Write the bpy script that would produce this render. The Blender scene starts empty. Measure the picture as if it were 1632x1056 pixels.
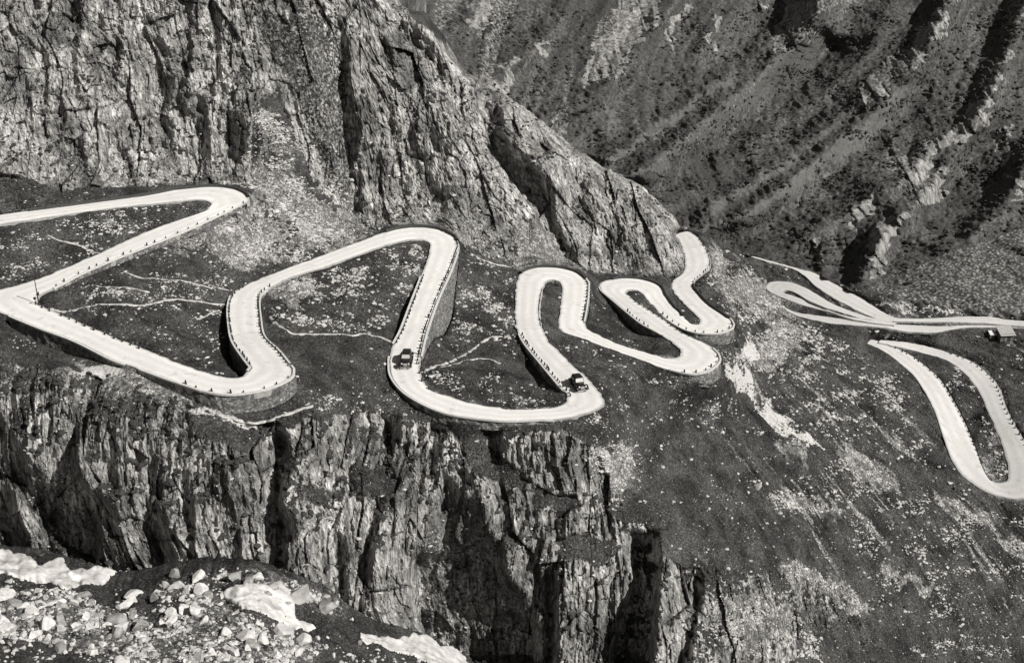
import bpy, bmesh, math, random
import numpy as np
from mathutils import Vector, Matrix
random.seed(7); RNG = np.random.default_rng(11)
sc = bpy.context.scene
COL = sc.collection

# ------------------------------------------------------------------ camera model
# (u, v) are image pixel coordinates, each given an assumed level z or
# distance; camera rays turn them into world positions.
F = 1970.0; PITCH = math.radians(25); CU, CV = 816.0, 528.0; CAMZ = 200.0
cp, sp = math.cos(PITCH), math.sin(PITCH)
def ray(u, v):
    u = np.asarray(u, float); v = np.asarray(v, float)
    a = (u-CU)/F; b = (CV-v)/F
    return np.stack([a, cp+b*sp, -sp+b*cp], -1)
def proj(P):
    z = P[..., 2]-CAMZ
    d = P[..., 1]*cp-z*sp; up = P[..., 1]*sp+z*cp
    return CU+F*P[..., 0]/d, CV-F*up/d, d
def at_z(u, v, z):
    r = ray(u, v); p = r*((z-CAMZ)/r[..., 2])[..., None]; p[..., 2] += CAMZ; return p
def at_y(u, v, y):
    r = ray(u, v); p = r*(y/r[..., 1])[..., None]; p[..., 2] += CAMZ; return p
def at_d(u, v, d):
    p = ray(u, v)*np.asarray(d)[..., None]; p[..., 2] += CAMZ; return p

# ------------------------------------------------------------------ noise
_P = RNG.permutation(256).astype(np.int32); _V = RNG.uniform(-1, 1, 256)
def _h3(i, j, k): return _P[(_P[(_P[i & 255]+j) & 255]+k) & 255]
_ROT = np.array([[.36,.48,-.8],[-.8,.6,0],[.48,.64,.6]])
def vnoise(p, seed=0):
    q = np.asarray(p, float)@_ROT+seed*17.37
    i = np.floor(q).astype(np.int32); f = q-i; f = f*f*f*(f*(f*6-15)+10)
    x, y, z = i[..., 0], i[..., 1], i[..., 2]; r = 0
    for dx in (0, 1):
        wx = f[..., 0] if dx else 1-f[..., 0]
        for dy in (0, 1):
            wy = wx*(f[..., 1] if dy else 1-f[..., 1])
            for dz in (0, 1):
                r = r+wy*(f[..., 2] if dz else 1-f[..., 2])*_V[_h3(x+dx, y+dy, z+dz)]
    return r
def fbm(p, oct=4, seed=0, gain=.5):
    r = 0; a = 1.0; s = 1.0
    for o in range(oct):
        r = r+a*vnoise(p*s, seed+o*3); a *= gain; s *= 2.03
    return r
def facets(a, b, seed=0, tilt=1.0):
    """planar chips: each Voronoi cell of the (a,b) plane gets an offset and a tilt; returns value and border distance"""
    ia = np.floor(a).astype(np.int32); ib = np.floor(b).astype(np.int32)
    best = np.full(a.shape, 9.0); sec = np.full(a.shape, 9.0); val = np.zeros(a.shape)
    for da in (-1, 0, 1):
        for db in (-1, 0, 1):
            ca = ia+da; cb = ib+db
            h = _h3(ca, cb, np.full_like(ca, seed & 255)); h2 = _P[(h+91) & 255]; h3 = _P[(h2+37) & 255]; h4 = _P[(h3+59) & 255]
            xa = a-(ca+.5+.42*_V[h]); xb = b-(cb+.5+.42*_V[h2])
            d = xa*xa+xb*xb
            v = _V[h3]*.8+tilt*(xa*_V[h4]*1.5+xb*_V[_P[(h4+11) & 255]]*1.1)
            m = d < best
            sec = np.where(m, best, np.minimum(sec, d)); val = np.where(m, v, val); best = np.where(m, d, best)
    return val, np.sqrt(sec)-np.sqrt(best)

# ------------------------------------------------------------------ image-space rasters, one cell per image pixel
U0, V0, W, H = -260, -240, 2140, 1580
def raster(): return np.zeros((H, W), np.float32)
def fill(m, pts, val=1.0, mode='set'):
    p = np.asarray(pts, float)-(U0, V0)
    x0, y0 = np.floor(p.min(0)).astype(int); x1, y1 = np.ceil(p.max(0)).astype(int)+1
    x0, y0 = max(x0, 0), max(y0, 0); x1, y1 = min(x1, W), min(y1, H)
    if x1 <= x0 or y1 <= y0: return
    Y, X = np.mgrid[y0:y1, x0:x1]; ins = np.zeros(X.shape, bool); n = len(p)
    for i in range(n):
        (ax, ay), (bx, by) = p[i], p[(i+1) % n]
        if ay == by: continue
        c = ((ay > Y) != (by > Y)) & (X < (bx-ax)*(Y-ay)/(by-ay)+ax); ins ^= c
    s = m[y0:y1, x0:x1]
    if mode == 'set': s[ins] = val
    elif mode == 'max': s[ins] = np.maximum(s[ins], val)
    else: s[ins] += val
def blur1(m, s, ax):
    k = int(3*s)+1; t = np.arange(-k, k+1); g = np.exp(-t*t/(2*s*s)); g /= g.sum()
    pad = [(0, 0), (0, 0)]; pad[ax] = (k, k); q = np.pad(m, pad, mode='edge'); r = np.zeros_like(m, dtype=np.float32)
    n = m.shape[ax]
    for i, w in enumerate(g): r += w*(q[i:i+n] if ax == 0 else q[:, i:i+n])
    return r
def blur(m, su, sv=None):
    sv = su if sv is None else sv
    def one(m, s, ax):
        if s > 12:      # decimate for wide kernels
            f = int(s//4); n = m.shape[ax]; c = n//f
            mm = m[:c*f].reshape(c, f, -1).mean(1) if ax == 0 else m[:, :c*f].reshape(m.shape[0], c, f).mean(2)
            mm = blur1(mm, s/f, ax); x = (np.arange(n)+.5)/f-.5
            i = np.clip(np.floor(x).astype(int), 0, c-2); t = np.clip(x-i, 0, 1).astype(np.float32)
            return mm[i]*(1-t)[:, None]+mm[i+1]*t[:, None] if ax == 0 else mm[:, i]*(1-t)+mm[:, i+1]*t
        return blur1(m, s, ax)
    return one(one(m, su, 1), sv, 0)
def sample(m, u, v):
    x = np.clip(np.asarray(u, float)-U0-.5, 0, W-1.001); y = np.clip(np.asarray(v, float)-V0-.5, 0, H-1.001)
    i = x.astype(np.int32); j = y.astype(np.int32); a = x-i; b = y-j
    return (m[j, i]*(1-a)+m[j, i+1]*a)*(1-b)+(m[j+1, i]*(1-a)+m[j+1, i+1]*a)*b
def thick(m, pts, w, val=1.0, mode='max'):
    for (a, b) in zip(pts[:-1], pts[1:]):
        a = np.array(a, float); b = np.array(b, float); d = b-a; L = np.hypot(*d)+1e-6; n = np.array([-d[1], d[0]])/L*w/2; e = d/L*w*.25
        fill(m, [a+n-e, b+n+e, b-n+e, a-n-e], val, mode)

# ------------------------------------------------------------------ roads: paired edges
S = []
def st(a, b, n): S.append((a, b, n))
st([(-230,374),(0,342),(100,329),(179,318.5),(239,310),(278,302)],[(-230,395),(0,357.5),(80,345.6),(179,331.7),(278,321.7),(300,319)],60)
st([(278,302),(338,297),(374,301),(394,310),(399,319)],[(300,319),(318,318.5),(332,321),(337,326),(330,334)],30)
st([(399,319),(358,339.6),(302,365.5),(259,383.4),(199,407),(135,434),(95,455),(74,465)],[(330,334),(318,339.6),(239,367),(159,403),(80,437),(40,451)],60)
st([(74,465),(64,471),(60,478),(62,486)],[(40,451),(10,459),(-14,466),(-22,480),(-10,492),(10,502)],26)
st([(62,486),(107,505),(171,532.5),(239,560),(298,584),(342,598)],[(10,502),(60,522.6),(119,544.5),(179,574),(215,586),(259,602),(318,622)],60)
st([(342,598),(368,602),(388,598),(399,586)],[(318,622),(350,628),(382,628),(422,621),(449,611),(466,600),(468,588)],36)
st([(399,586),(388,572),(370,544.5),(364,516.6),(363,489),(370,469),(390,455),(410,446)],[(468,588),(445.5,560),(422,536.5),(416,508.7),(414,477),(422,465),(440,454)],50)
st([(410,446),(466,424.5),(532.6,399.7),(599,374.8)],[(440,454),(466,441),(516,426),(566,408),(615,391)],40)
st([(599,374.8),(632,365),(665,361.5),(698,365),(725,376.5),(733,392)],[(615,391),(648.5,383),(675,383),(686,389),(684,402)],36)
st([(733,392),(720,429.5),(698,479),(681.7,525.6),(675,552),(668,585)],[(684,402),(680,416),(668,449),(655,482.5),(638.6,525.6),(625,552),(619.4,574)],64)
st([(668,585),(673,605),(688,621.7),(715,631.6),(748,641.6),(797.7,650),(822,652),(860,651)],[(619.4,574),(622,598.5),(638.6,621.7),(665,640),(698,655),(731,663),(780,669),(812,671),(860,669)],60)
st([(860,651),(889.5,647.8),(903,638),(903,628)],[(860,669),(883,669),(925,660.6),(954,651),(963.5,641),(957,627)],30)
st([(903,628),(892.7,617),(860.5,578.5),(834.7,546.4),(822,520)],[(957,627),(944,610.7),(928,594.6),(908.8,578.5),(889.5,559),(873,543),(864,522)],50)
st([(822,520),(821,485),(823.5,450)],[(864,522),(860.5,501),(862,478.8),(866,458)],24)
st([(823.5,450),(831.5,433.7),(854,426),(883,425.6),(908.8,430),(928,438.5),(938.7,451)],[(866,458),(871,449),(882,446),(893,450),(897,460)],36)
st([(938.7,451),(937.7,472),(934.5,494.9),(931,513)],[(897,460),(894,488),(891,511),(891,522)],24)
st([(931,513),(937.7,525.4),(957,535),(989,549.6),(1021,559),(1053.6,569)],[(891,522),(902,531),(925,538),(973,556),(1021,573),(1053.6,586)],40)
st([(1053.6,569),(1073,571),(1085,566),(1083,556)],[(1053.6,586),(1086,594),(1108,596),(1131,590),(1147,576),(1145,564)],36)
st([(1083,556),(1070,544),(1047,530),(1024.6,518),(1005,503),(973,476)],[(1145,564),(1131,551),(1108,540),(1086,530),(1063,513),(1037.5,496),(1018,484),(1004,473)],40)
st([(973,476),(957,462),(958,451),(979.6,444),(1005,442.7),(1031,446.6),(1053.6,456),(1063,472)],[(1004,473),(997,467),(1003,462),(1016,463),(1026,470),(1031,477)],36)
st([(1063,472),(1076,489),(1085,497),(1091,508)],[(1031,477),(1044,490),(1055,503),(1070,514)],20)
st([(1091,508),(1102,516),(1114,516),(1117,510)],[(1070,514),(1092,526),(1118,531.5),(1147,531),(1166,524),(1169.5,517)],30)
st([(1117,510),(1105,498),(1082.6,475.5),(1071,459.4),(1073,447)],[(1169.5,517),(1163,507.7),(1134,488),(1118,472),(1107,457),(1109,446)],36)
st([(1073,447),(1089,433.7),(1092,414),(1087,395),(1080,379),(1064,371)],[(1109,446),(1121,437),(1132.5,424),(1131,408),(1121,389),(1107,374),(1090,367),(1068,364.5)],36)
N_MAIN = len(S)
def cr(pts, n):
    p = np.array(pts, float); q = np.vstack([2*p[0]-p[1], p, 2*p[-1]-p[-2]]); out = []
    for i in range(len(p)-1):
        a, b, c, d = q[i:i+4]; t = np.linspace(0, 1, 24, endpoint=False)[:, None]
        out.append(.5*(2*b+(c-a)*t+(2*a-5*b+4*c-d)*t*t+(3*b-a-3*c+d)*t**3))
    o = np.vstack(out+[p[-1:]]); L = np.r_[0, np.cumsum(np.sqrt((np.diff(o, axis=0)**2).sum(1)))]
    s = np.linspace(0, L[-1], n); return np.stack([np.interp(s, L, o[:, k]) for k in range(p.shape[1])], -1)
_A, _B, _ids = [], [], []
for i, (a, b, n) in enumerate(S):
    qa, qb = cr(a, n), cr(b, n)
    if i: qa, qb = qa[1:], qb[1:]
    _A.append(qa); _B.append(qb); _ids += [i]*len(qa)
eA = np.vstack(_A); eB = np.vstack(_B); ids = np.array(_ids)
zr = CAMZ+np.linspace(-75, -121, len(eA))
for it in range(12):
    RA = at_z(eA[:, 0], eA[:, 1], zr); RB = at_z(eB[:, 0], eB[:, 1], zr); M = (RA+RB)/2
    L = np.r_[0, np.cumsum(np.sqrt((np.diff(M[:, :2], axis=0)**2).sum(1)))]; zr = CAMZ-75-43.5*L/L[-1]
# each road run: edge arrays of 3-D points (A, B)
RUNS = {'main': (RA, RB)}
def run(name, a, b, n):
    """a, b: lists of (u, v, z below the camera)"""
    qa, qb = cr(a, n), cr(b, n); z = CAMZ+(qa[:, 2]+qb[:, 2])/2
    RUNS[name] = (at_z(qa[:, 0], qa[:, 1], z), at_z(qb[:, 0], qb[:, 1], z))
run('far', [(1190,405,-128.3),(1219,413,-129),(1274,428.5,-131),(1296,434,-131.8),(1318.5,446,-132.6),(1346,460.6,-133.5),(1374,476,-134.3),(1401,493,-135.1),(1425,505,-135.8),(1457,507.5,-136.6),(1498,506,-137.8),(1540,503.8,-138.6),(1582,505,-139.5),(1632,511,-140.5),(1850,518,-144)],
    [(1190,407,-128.3),(1223,417,-129),(1263,428,-131),(1283,440,-131.8),(1299,455,-132.6),(1324,472.5,-133.5),(1350,486.5,-134.3),(1374,499,-135.1),(1405,510,-135.8),(1440,512,-136.6),(1490,513,-137.8),(1535,513.5,-138.6),(1580,515.5,-139.5),(1632,520,-140.5),(1850,532,-144)], 150)
run('loop', [(1425,513,-135.7),(1385,505,-134.9),(1357,496,-134.3),(1327,484,-133.5),(1304.7,470.5,-132.9),(1285,459,-132.4),(1263,450,-132.4),(1241,448,-132.45),(1226,450,-132.5),(1220,457,-132.6),(1227,465,-132.7),(1246.5,474,-132.9),(1271,483.5,-133.3),(1299,491.5,-133.7),(1327,499,-134.1),(1357,508,-134.6),(1390,514,-135.2),(1425,518,-136)],
    [(1420,514,-135.7),(1379,508.5,-134.9),(1350,500.5,-134.3),(1318.5,491,-133.5),(1291,480,-132.9),(1271,468,-132.4),(1262,464,-132.4),(1255,462.6,-132.45),(1250.5,463.5,-132.5),(1249.5,465,-132.6),(1252,467.5,-132.7),(1268.6,472.5,-132.9),(1291,482,-133.3),(1312,491,-133.7),(1335,499,-134.1),(1362,506,-134.6),(1395,511,-135.2),(1430,514,-136)], 130)
run('lower', [(1243,486,-134),(1271,498,-134.5),(1304.7,502.5,-134.8),(1346,508.5,-135.1),(1374,512.5,-135.5),(1415,516,-136.2),(1457,518,-137.6),(1507,519.5,-138.6),(1540,517.5,-139.2),(1580,517,-140),(1632,517.5,-141),(1850,527,-144.6)],
    [(1247,489.5,-134),(1265,501,-134.5),(1291,508.5,-134.8),(1327,515.5,-135.1),(1374,519,-135.5),(1415,523,-136.2),(1446,528,-137.6),(1488,530,-138.6),(1512,525.5,-139.2),(1550,521.5,-140),(1632,523,-141),(1850,537,-144.6)], 120)
run('valley', [(1388,541,-139.6),(1411,546,-140.4),(1446,562.5,-142.1),(1472,580,-143.6),(1498,604,-145),(1520,638.7,-147),(1542,682,-149.5),(1559,726,-152),(1566,752,-153.6),(1577,764,-154.3),(1594,769,-154.6),(1606,764,-154.3),(1607,747.5,-153.6),(1601,722,-152.4),(1594,699.6,-151.3),(1577,660,-149.2),(1559,621,-147.3),(1533,591,-145.6),(1507,573,-144.4),(1472,562.5,-143.2),(1433,553,-141),(1400,545.5,-139.6)],
    [(1382,547,-139.6),(1408,559,-140.4),(1433,577.7,-142.1),(1455,597,-143.6),(1472,621,-145),(1490,656,-147),(1503,695,-149.5),(1516,730,-152),(1533,756,-153.6),(1564,780,-154.5),(1594,791,-155),(1625,795,-154.9),(1655,786,-154.2),(1664,765,-153.2),(1655,733,-151.6),(1632,699.6,-149.8),(1607,656,-147.6),(1588,610,-145.6),(1551,577.7,-144.2),(1507,560,-142.8),(1455,547,-141.3),(1404,541.5,-139.6)], 240)
# pin a constant deck under the first metres: ---------------------------------------------------

# ------------------------------------------------------------------ retaining walls: (run, i0, i1, side, h list, batter)
def srange(s, f0=0., f1=1.):
    k = np.where(ids == s)[0]; return k[0]+int(f0*(k[-1]-k[0])), k[0]+int(round(f1*(k[-1]-k[0])))
WALLS = []
def wall(i0, i1, side, hs, batter, label, run='main'): WALLS.append((run, i0, i1, side, hs, batter, label))
i = srange
wall(i(4,0)[0], i(4,0,.62)[1], 'B', [1.6,2.2,2.4,1.2,.5], .12, 'dark dry stone retaining wall below the long straight at the lower left')
wall(i(4,.7)[0], i(6,0,.02)[1], 'B', [.8,1.4,2.0,2.6,2.8,2.8,2.4], .10, 'curved masonry retaining wall under the outer edge of the lower left hairpin')
wall(i(5,.9)[0], i(6,0,.7)[1], 'A', [2.2,4.4,3.4,2.2,.6], .10, 'tall shadowed stone wall on the inner side of the road above the lower left hairpin')
wall(i(6,.06)[0], i(6,0,.9)[1], 'B', [1.8,1.6,1.3,1.2,1.0,.5], .10, 'low sunlit retaining wall on the right side of the road above the lower left hairpin')
wall(i(9,.04)[0], i(9,0,.92)[1], 'A', [.8,3.0,6.2,6.0,3.0,1.6,.6], .22, 'tall sunlit buttressed wall holding up the steep straight behind the upper car')
wall(i(9,.22)[0], i(9,0,.85)[1], 'B', [.5,2.0,2.0,1.2,.4], .10, 'shadowed low wall on the left side of the steep straight behind the upper car')
wall(i(9,.97)[0], i(11,0,.15)[1], 'B', [.4,.8,1.0,.9,.7,.6], .10, 'long low wall under the outer curve below the upper car')
wall(i(12,.12)[0], i(12,0,.9)[1], 'A', [.4,1.8,1.8,1.2,.4], .10, 'dark retaining wall on the left of the road beside the lower car')
wall(i(14,.75)[0], i(15,0,1)[1], 'A', [.5,1.4,1.8,1.6,.6], .2, 'pale retaining wall on the right flank of the tall narrow hairpin')
wall(i(17,.1)[0], i(18,0,.06)[1], 'B', [.4,.8,1.4,2.6,3.0,2.4], .10, 'rounded retaining wall under the lowest hairpin right of the cars')
wall(i(18,.25)[0], i(19,0,.15)[1], 'A', [.3,1.4,2.4,1.6,1.0,.4], .10, 'shadowed wall under the left edge of the banana shaped hairpin')
wall(i(21,.05)[0], i(22,0,.12)[1], 'B', [.4,.9,1.4,2.4,3.0,2.2], .10, 'rounded retaining wall under the rightmost hairpin below the rock spur')
wall(i(2,.05)[0], i(2,0,.97)[1], 'A', [.6,1.2,1.0,.9,.9,.7,.4], .15, 'long low wall below the slanting road from the top left hairpin')
# ------------------------------------------------------------------ control points of the ground (image pixel, assumed distance)
ctrl = []   # (u, v, depth)
def cy(*pts):
    for (u, v, y) in pts:
        ctrl.append((u, v, float(y/ray(u, v)[1])))
cy((-250,300,208),(0,285,222),(200,295,237),(330,288,244),(395,296,247))                       # foot of the great wall
cy((-250,0,222),(0,0,240),(200,0,255),(380,0,263),(-250,-230,230),(0,-230,248),(200,-230,262),(380,-230,270))
cy((100,150,237),(300,150,253),(400,190,252))
cy((450,200,256),(400,130,257),(480,270,254),(540,320,255),(570,345,258),(430,300,247),(450,350,240),(480,390,232),(500,110,266),(540,10,277),(560,200,266),(560,-230,286),(520,-100,280))
cy((600,360,256),(690,352,262),(750,395,257),(830,415,262),(900,418,270),(950,430,273),(1000,430,281),(1075,432,287))
cy((640,15,287),(640,-230,298),(700,80,287),(765,135,288),(850,190,291),(950,265,295),(1000,290,298),(1050,320,300),(1074,362,299),(1080,390,297),(1084,415,294))
cy((700,200,272),(850,320,277),(950,350,284),(600,200,268),(620,100,276),(1040,380,290),(780,260,276))
cy((1100,364,318),(1112,371,315),(1125,378,314),(1088,372,309),(1150,396,316),(1190,402,320),(1222,407,323),(1315,441,314),(1350,455,310),(1400,465,308),(1440,475,308),(1500,485,307),(1560,494,306),(1632,501,306),(1850,512,304))
cy((1150,430,300),(1180,480,276),(1180,430,296),(1240,520,280),(1200,560,254),(1180,640,230),(1300,700,234),(1300,580,266),(1330,530,288),(1400,700,249),(1420,640,262),(1200,800,203),(1400,800,229),(1600,830,238),(1700,830,240),(1632,1056,217),(1300,950,196),(1300,1056,184),(1150,1056,166),(1500,950,216),(1850,850,252),(1850,1056,236),(1850,1330,222),(1300,1330,172),(1500,1330,192),(1850,650,300),(1720,700,272))
cy((1000,640,199),(1000,700,190),(1050,800,183),(1100,900,175),(1150,960,171),(1100,660,214),(1100,760,195))
cy((-250,540,170),(-250,575,167),(0,545,171),(0,572,168),(100,590,164),(250,640,161),(330,668,160),(420,680,161),(500,660,165),(560,655,174),(640,662,180),(700,676,180),(780,690,177.5),(900,700,178),(960,745,181),(1050,850,178),(1110,905,174),(1000,800,180),(850,760,176))
cy((-250,880,154),(0,880,158),(200,930,152),(400,930,150),(560,1000,157),(650,1020,164),(750,1056,168),(900,1056,166),(1050,1056,163),(1112,1056,163),(-250,1330,146),(500,1330,146),(900,1330,152),(1112,1330,154),(1130,1000,169))
def wall_geo(w):
    rn, i0, i1, side, hs, bat, lab = w; A, B = RUNS[rn]
    e, o = (A, B) if side == 'A' else (B, A)
    e = e[i0:i1+1]; o = o[i0:i1+1]; t = np.linspace(0, 1, len(e)); h = np.interp(t, np.linspace(0, 1, len(hs)), hs)
    out = e-o; out[:, 2] = 0; out /= np.linalg.norm(out, axis=1)[:, None]
    foot = e+out*(h*bat)[:, None]; foot[:, 2] -= h
    return e, foot, out, h
walled = {k: {'A': np.zeros(len(RUNS[k][0]), bool), 'B': np.zeros(len(RUNS[k][0]), bool)} for k in RUNS}
for w in WALLS:
    walled[w[0]][w[3]][w[1]:w[2]+1] = True
    e, ft, out, h = wall_geo(w); q = ft+out*.25
    for p in q[::5]:
        u, v, d = proj(p); ctrl.append((float(u), float(v), float(d)))
for k, (A, B) in RUNS.items():
    for side, E_ in (('A', A), ('B', B)):
        stp = 6
        for j in range(0, len(E_), stp):
            if walled[k][side][j]: continue
            p = E_[j].copy(); p[2] -= .12; u, v, d = proj(p)
            if k == 'main' and j > len(E_)-14: continue
            ctrl.append((float(u), float(v), float(d)))
c = np.array(ctrl); keep = []
for j in range(len(c)):                                   # drop near duplicates
    if all(abs(c[j, 0]-c[q, 0])+abs(c[j, 1]-c[q, 1]) > 5 for q in keep): keep.append(j)
c = c[keep]; n = len(c); X = c[:, :2]/300.
K = np.sqrt(((X[:, None]-X[None])**2).sum(-1)+1e-4); P_ = np.c_[np.ones(n), X]
Mx = np.zeros((n+3, n+3)); Mx[:n, :n] = K; Mx[:n, n:] = P_; Mx[n:, :n] = P_.T
sol = np.linalg.solve(Mx, np.r_[100./c[:, 2], 0, 0, 0])
st_ = 5; gu = np.arange(U0, U0+W+st_, st_)/300.; gv = np.arange(V0, V0+H+st_, st_)/300.
G = np.zeros((len(gv), len(gu)))
for r_ in range(len(gv)):
    d2 = np.sqrt((gu[:, None]-X[None, :, 0])**2+(gv[r_]-X[None, :, 1])**2+1e-4)
    G[r_] = d2@sol[:n]+sol[n]+sol[n+1]*gu+sol[n+2]*gv[r_]
yy = np.arange(H)/st_; xx = np.arange(W)/st_; j0 = yy.astype(int); i0_ = xx.astype(int); b_ = (yy-j0)[:, None]; a_ = (xx-i0_)[None]
g0 = G[j0]; g1 = G[j0+1]; gg = g0*(1-b_)+g1*b_; Wm = gg[:, i0_]*(1-a_)+gg[:, i0_+1]*a_
DEP = (100./np.clip(Wm, .2, 1.2)).astype(np.float32)
DEP = blur(DEP, 2.0)
UU, VV = np.meshgrid(U0+np.arange(W)+.5, V0+np.arange(H)+.5)

# ------------------------------------------------------------------ relief of the faces: ramps that turn towards or away from the light
g = raster()
def D_(pts, k=1.): fill(g, pts, -k, 'set')
def L_(pts, k=1.): fill(g, pts, k, 'set')
# great wall, upper left
for pts, w_ in (([(122,-60),(128,40),(118,110),(125,160)],9),([(58,-20),(70,60),(80,110),(72,150)],9),([(190,-60),(193,60),(186,118)],9),([(258,60),(268,120),(262,185),(272,240)],14),([(305,-40),(304,110)],8),
               ([(322,150),(331,230),(326,296)],13),([(368,170),(380,240),(378,300)],10),([(130,205),(133,280)],8),([(300,100),(285,150),(300,190)],8),([(230,110),(236,180),(242,240)],7),([(40,120),(52,170),(48,260)],7),([(180,200),(205,250),(215,292)],8),([(160,20),(168,60),(150,100)],7),([(345,20),(352,90),(340,150)],8),([(100,180),(95,230)],8)):
    thick(g, pts, w_, -1.6, 'set') if False else None
    for (a, b) in zip(pts[:-1], pts[1:]):
        a = np.array(a, float); b = np.array(b, float)
        fill(g, [a-(w_/2, 0), a+(w_/2, 0), b+(w_/2, 0), b-(w_/2, 0)], -1.5, 'set')
L_([(60,-60),(110,-60),(110,60),(70,80)],.35); L_([(140,120),(175,140),(190,290),(150,290)],.4); L_([(200,60),(250,60),(250,180),(210,200)],.3)
D_([(375,170),(398,200),(392,300),(380,300)],.9); L_([(398,120),(440,180),(420,240),(400,230)],.7)
D_([(400,5),(450,20),(480,60),(500,120),(520,200),(540,300),(520,320),(490,250),(465,170),(430,100),(405,60)],.75)
L_([(400,60),(440,110),(480,190),(520,280),(570,345),(520,345),(470,290),(430,220),(400,160)],.5)
D_([(545,20),(560,40),(560,120),(575,200),(582,340),(566,335),(556,220),(545,120)],1.6)
L_([(560,60),(610,60),(620,180),(600,240),(575,200)],.5)
# spur
D_([(635,24),(657,24),(692,66),(712,95),(718,122),(704,122),(690,92),(664,76),(648,52)],1.7)
L_([(655,14),(690,40),(715,90),(760,135),(745,130),(712,98),(690,64)],.8)
D_([(606,60),(622,66),(640,124),(624,112)],1.5); D_([(583,240),(618,244),(632,285),(628,312),(602,306),(588,280)],.7)
D_([(674,250),(690,240),(692,300),(676,302)],1.6); D_([(706,295),(714,295),(712,350),(704,350)],1.5); D_([(738,160),(750,160),(758,200),(746,200)],1.6)
D_([(764,140),(797,148),(803,190),(806,228),(832,246),(862,272),(882,300),(886,352),(905,392),(938,420),(915,418),(884,388),(868,350),(838,312),(802,272),(778,240),(768,200)],1.7)
L_([(800,150),(850,190),(950,265),(1050,325),(1080,380),(1040,400),(960,330),(900,300),(850,240),(806,200)],.35)
D_([(843,335),(852,335),(850,388),(842,388)],1.3); D_([(962,338),(1002,330),(1012,365),(985,402),(966,380)],.8); D_([(640,330),(660,340),(720,352),(730,368),(690,358),(640,352)],1.2)
D_([(700,100),(712,110),(720,180),(710,180)],1.2); D_([(655,150),(664,150),(670,220),(660,220)],1.2); D_([(925,275),(940,290),(935,330),(925,320)],1.2); D_([(1030,345),(1040,350),(1035,410),(1026,400)],1.0); L_([(690,120),(760,150),(765,230),(830,300),(880,370),(850,350),(780,280),(700,200)],.3)
# lower cliff
D_([(110,690),(124,655),(128,700),(128,768),(150,782),(178,790),(165,830),(172,905),(130,900),(80,885),(62,820),(70,785),(95,740)],1.3)
D_([(0,655),(40,715),(62,750),(50,772),(18,760),(0,742)],1.1); D_([(6,755),(30,800),(52,880),(20,872)],1.1); L_([(30,775),(55,790),(80,850),(76,890),(50,870)],.7)
D_([(176,775),(188,800),(205,895),(172,895)],1.1); L_([(128,690),(170,740),(178,785),(150,778),(130,760)],.7)
D_([(250,690),(262,800),(292,870),(292,915),(258,905),(248,830)],1.0); D_([(298,790),(308,790),(312,890),(302,890)],1.3); L_([(310,800),(345,800),(340,910),(312,900)],.6)
D_([(425,665),(458,680),(466,740),(452,800),(478,830),(458,880),(472,935),(450,925),(432,850),(428,760)],1.3); L_([(405,680),(425,700),(430,840),(440,900),(425,890),(412,780)],.5)
D_([(538,835),(556,870),(562,940),(556,995),(520,965),(545,930)],1.4); D_([(590,848),(602,850),(592,950),(577,995),(574,930)],1.5); D_([(612,663),(641,663),(641,702),(625,716),(614,702)],1.9)
L_([(600,850),(645,870),(655,960),(665,1020),(620,1000),(595,960)],.6); L_([(470,790),(535,830),(545,920),(510,950),(480,880)],.45)
D_([(650,880),(698,868),(706,810),(730,775),(768,765),(775,850),(800,870),(800,960),(866,985),(866,1070),(700,1070),(668,1012),(654,950)],1.0)
D_([(740,750),(757,748),(762,780),(745,780)],1.2); D_([(794,845),(812,858),(802,985),(790,985)],1.4); D_([(872,905),(888,915),(890,1070),(868,1070)],1.6)
L_([(770,690),(800,780),(800,860),(780,850),(765,780)],.5); L_([(890,900),(960,880),(985,930),(960,1056),(892,1056)],.4)
D_([(1003,845),(1048,845),(1056,900),(1044,1070),(965,1070),(984,990),(1000,930)],1.3); L_([(1052,905),(1112,905),(1106,990),(1085,1070),(1050,1070)],.6); D_([(1112,905),(1124,915),(1112,1000),(1098,1070),(1082,1070),(1106,990)],1.6)
D_([(465,690),(480,700),(480,780),(468,760)],1.1); D_([(560,740),(585,745),(575,790),(556,780)],.9); D_([(650,690),(662,690),(660,750),(650,750)],1.2); D_([(690,700),(700,700),(700,760),(690,760)],1.2); D_([(715,765),(725,765),(720,800),(712,800)],1.2)
for q in range(60):       # fine upright joints all over both faces
    pass
g = blur(g, 1.6, 3.0)
rel = np.cumsum(-g, axis=1)*.19
rel = rel-blur(rel, 34, .3)
rel = blur(rel, .6, 2.)
REL = -rel                       # positive = away from the camera
black = raster()
for pts in ([(764,150),(797,152),(803,190),(806,228),(832,250),(862,276),(880,304),(884,352),(903,392),(925,412),(898,402),(870,350),(838,312),(802,272),(778,240)],
            [(1008,850),(1042,850),(1048,900),(1036,1056),(975,1056),(992,990),(1006,930)],[(114,690),(124,670),(124,768),(145,785),(170,795),(158,830),(160,890),(110,885),(75,830),(100,750)],
            [(616,668),(638,668),(636,700),(620,706)],[(435,680),(452,690),(460,740),(446,800),(466,835),(452,880),(444,900),(438,800)],[(660,890),(770,870),(850,980),(850,1056),(720,1056),(670,1000)],[(874,915),(884,915),(886,1056),(872,1056)]):
    fill(black, pts, 1, 'set')
wide = raster()
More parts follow.
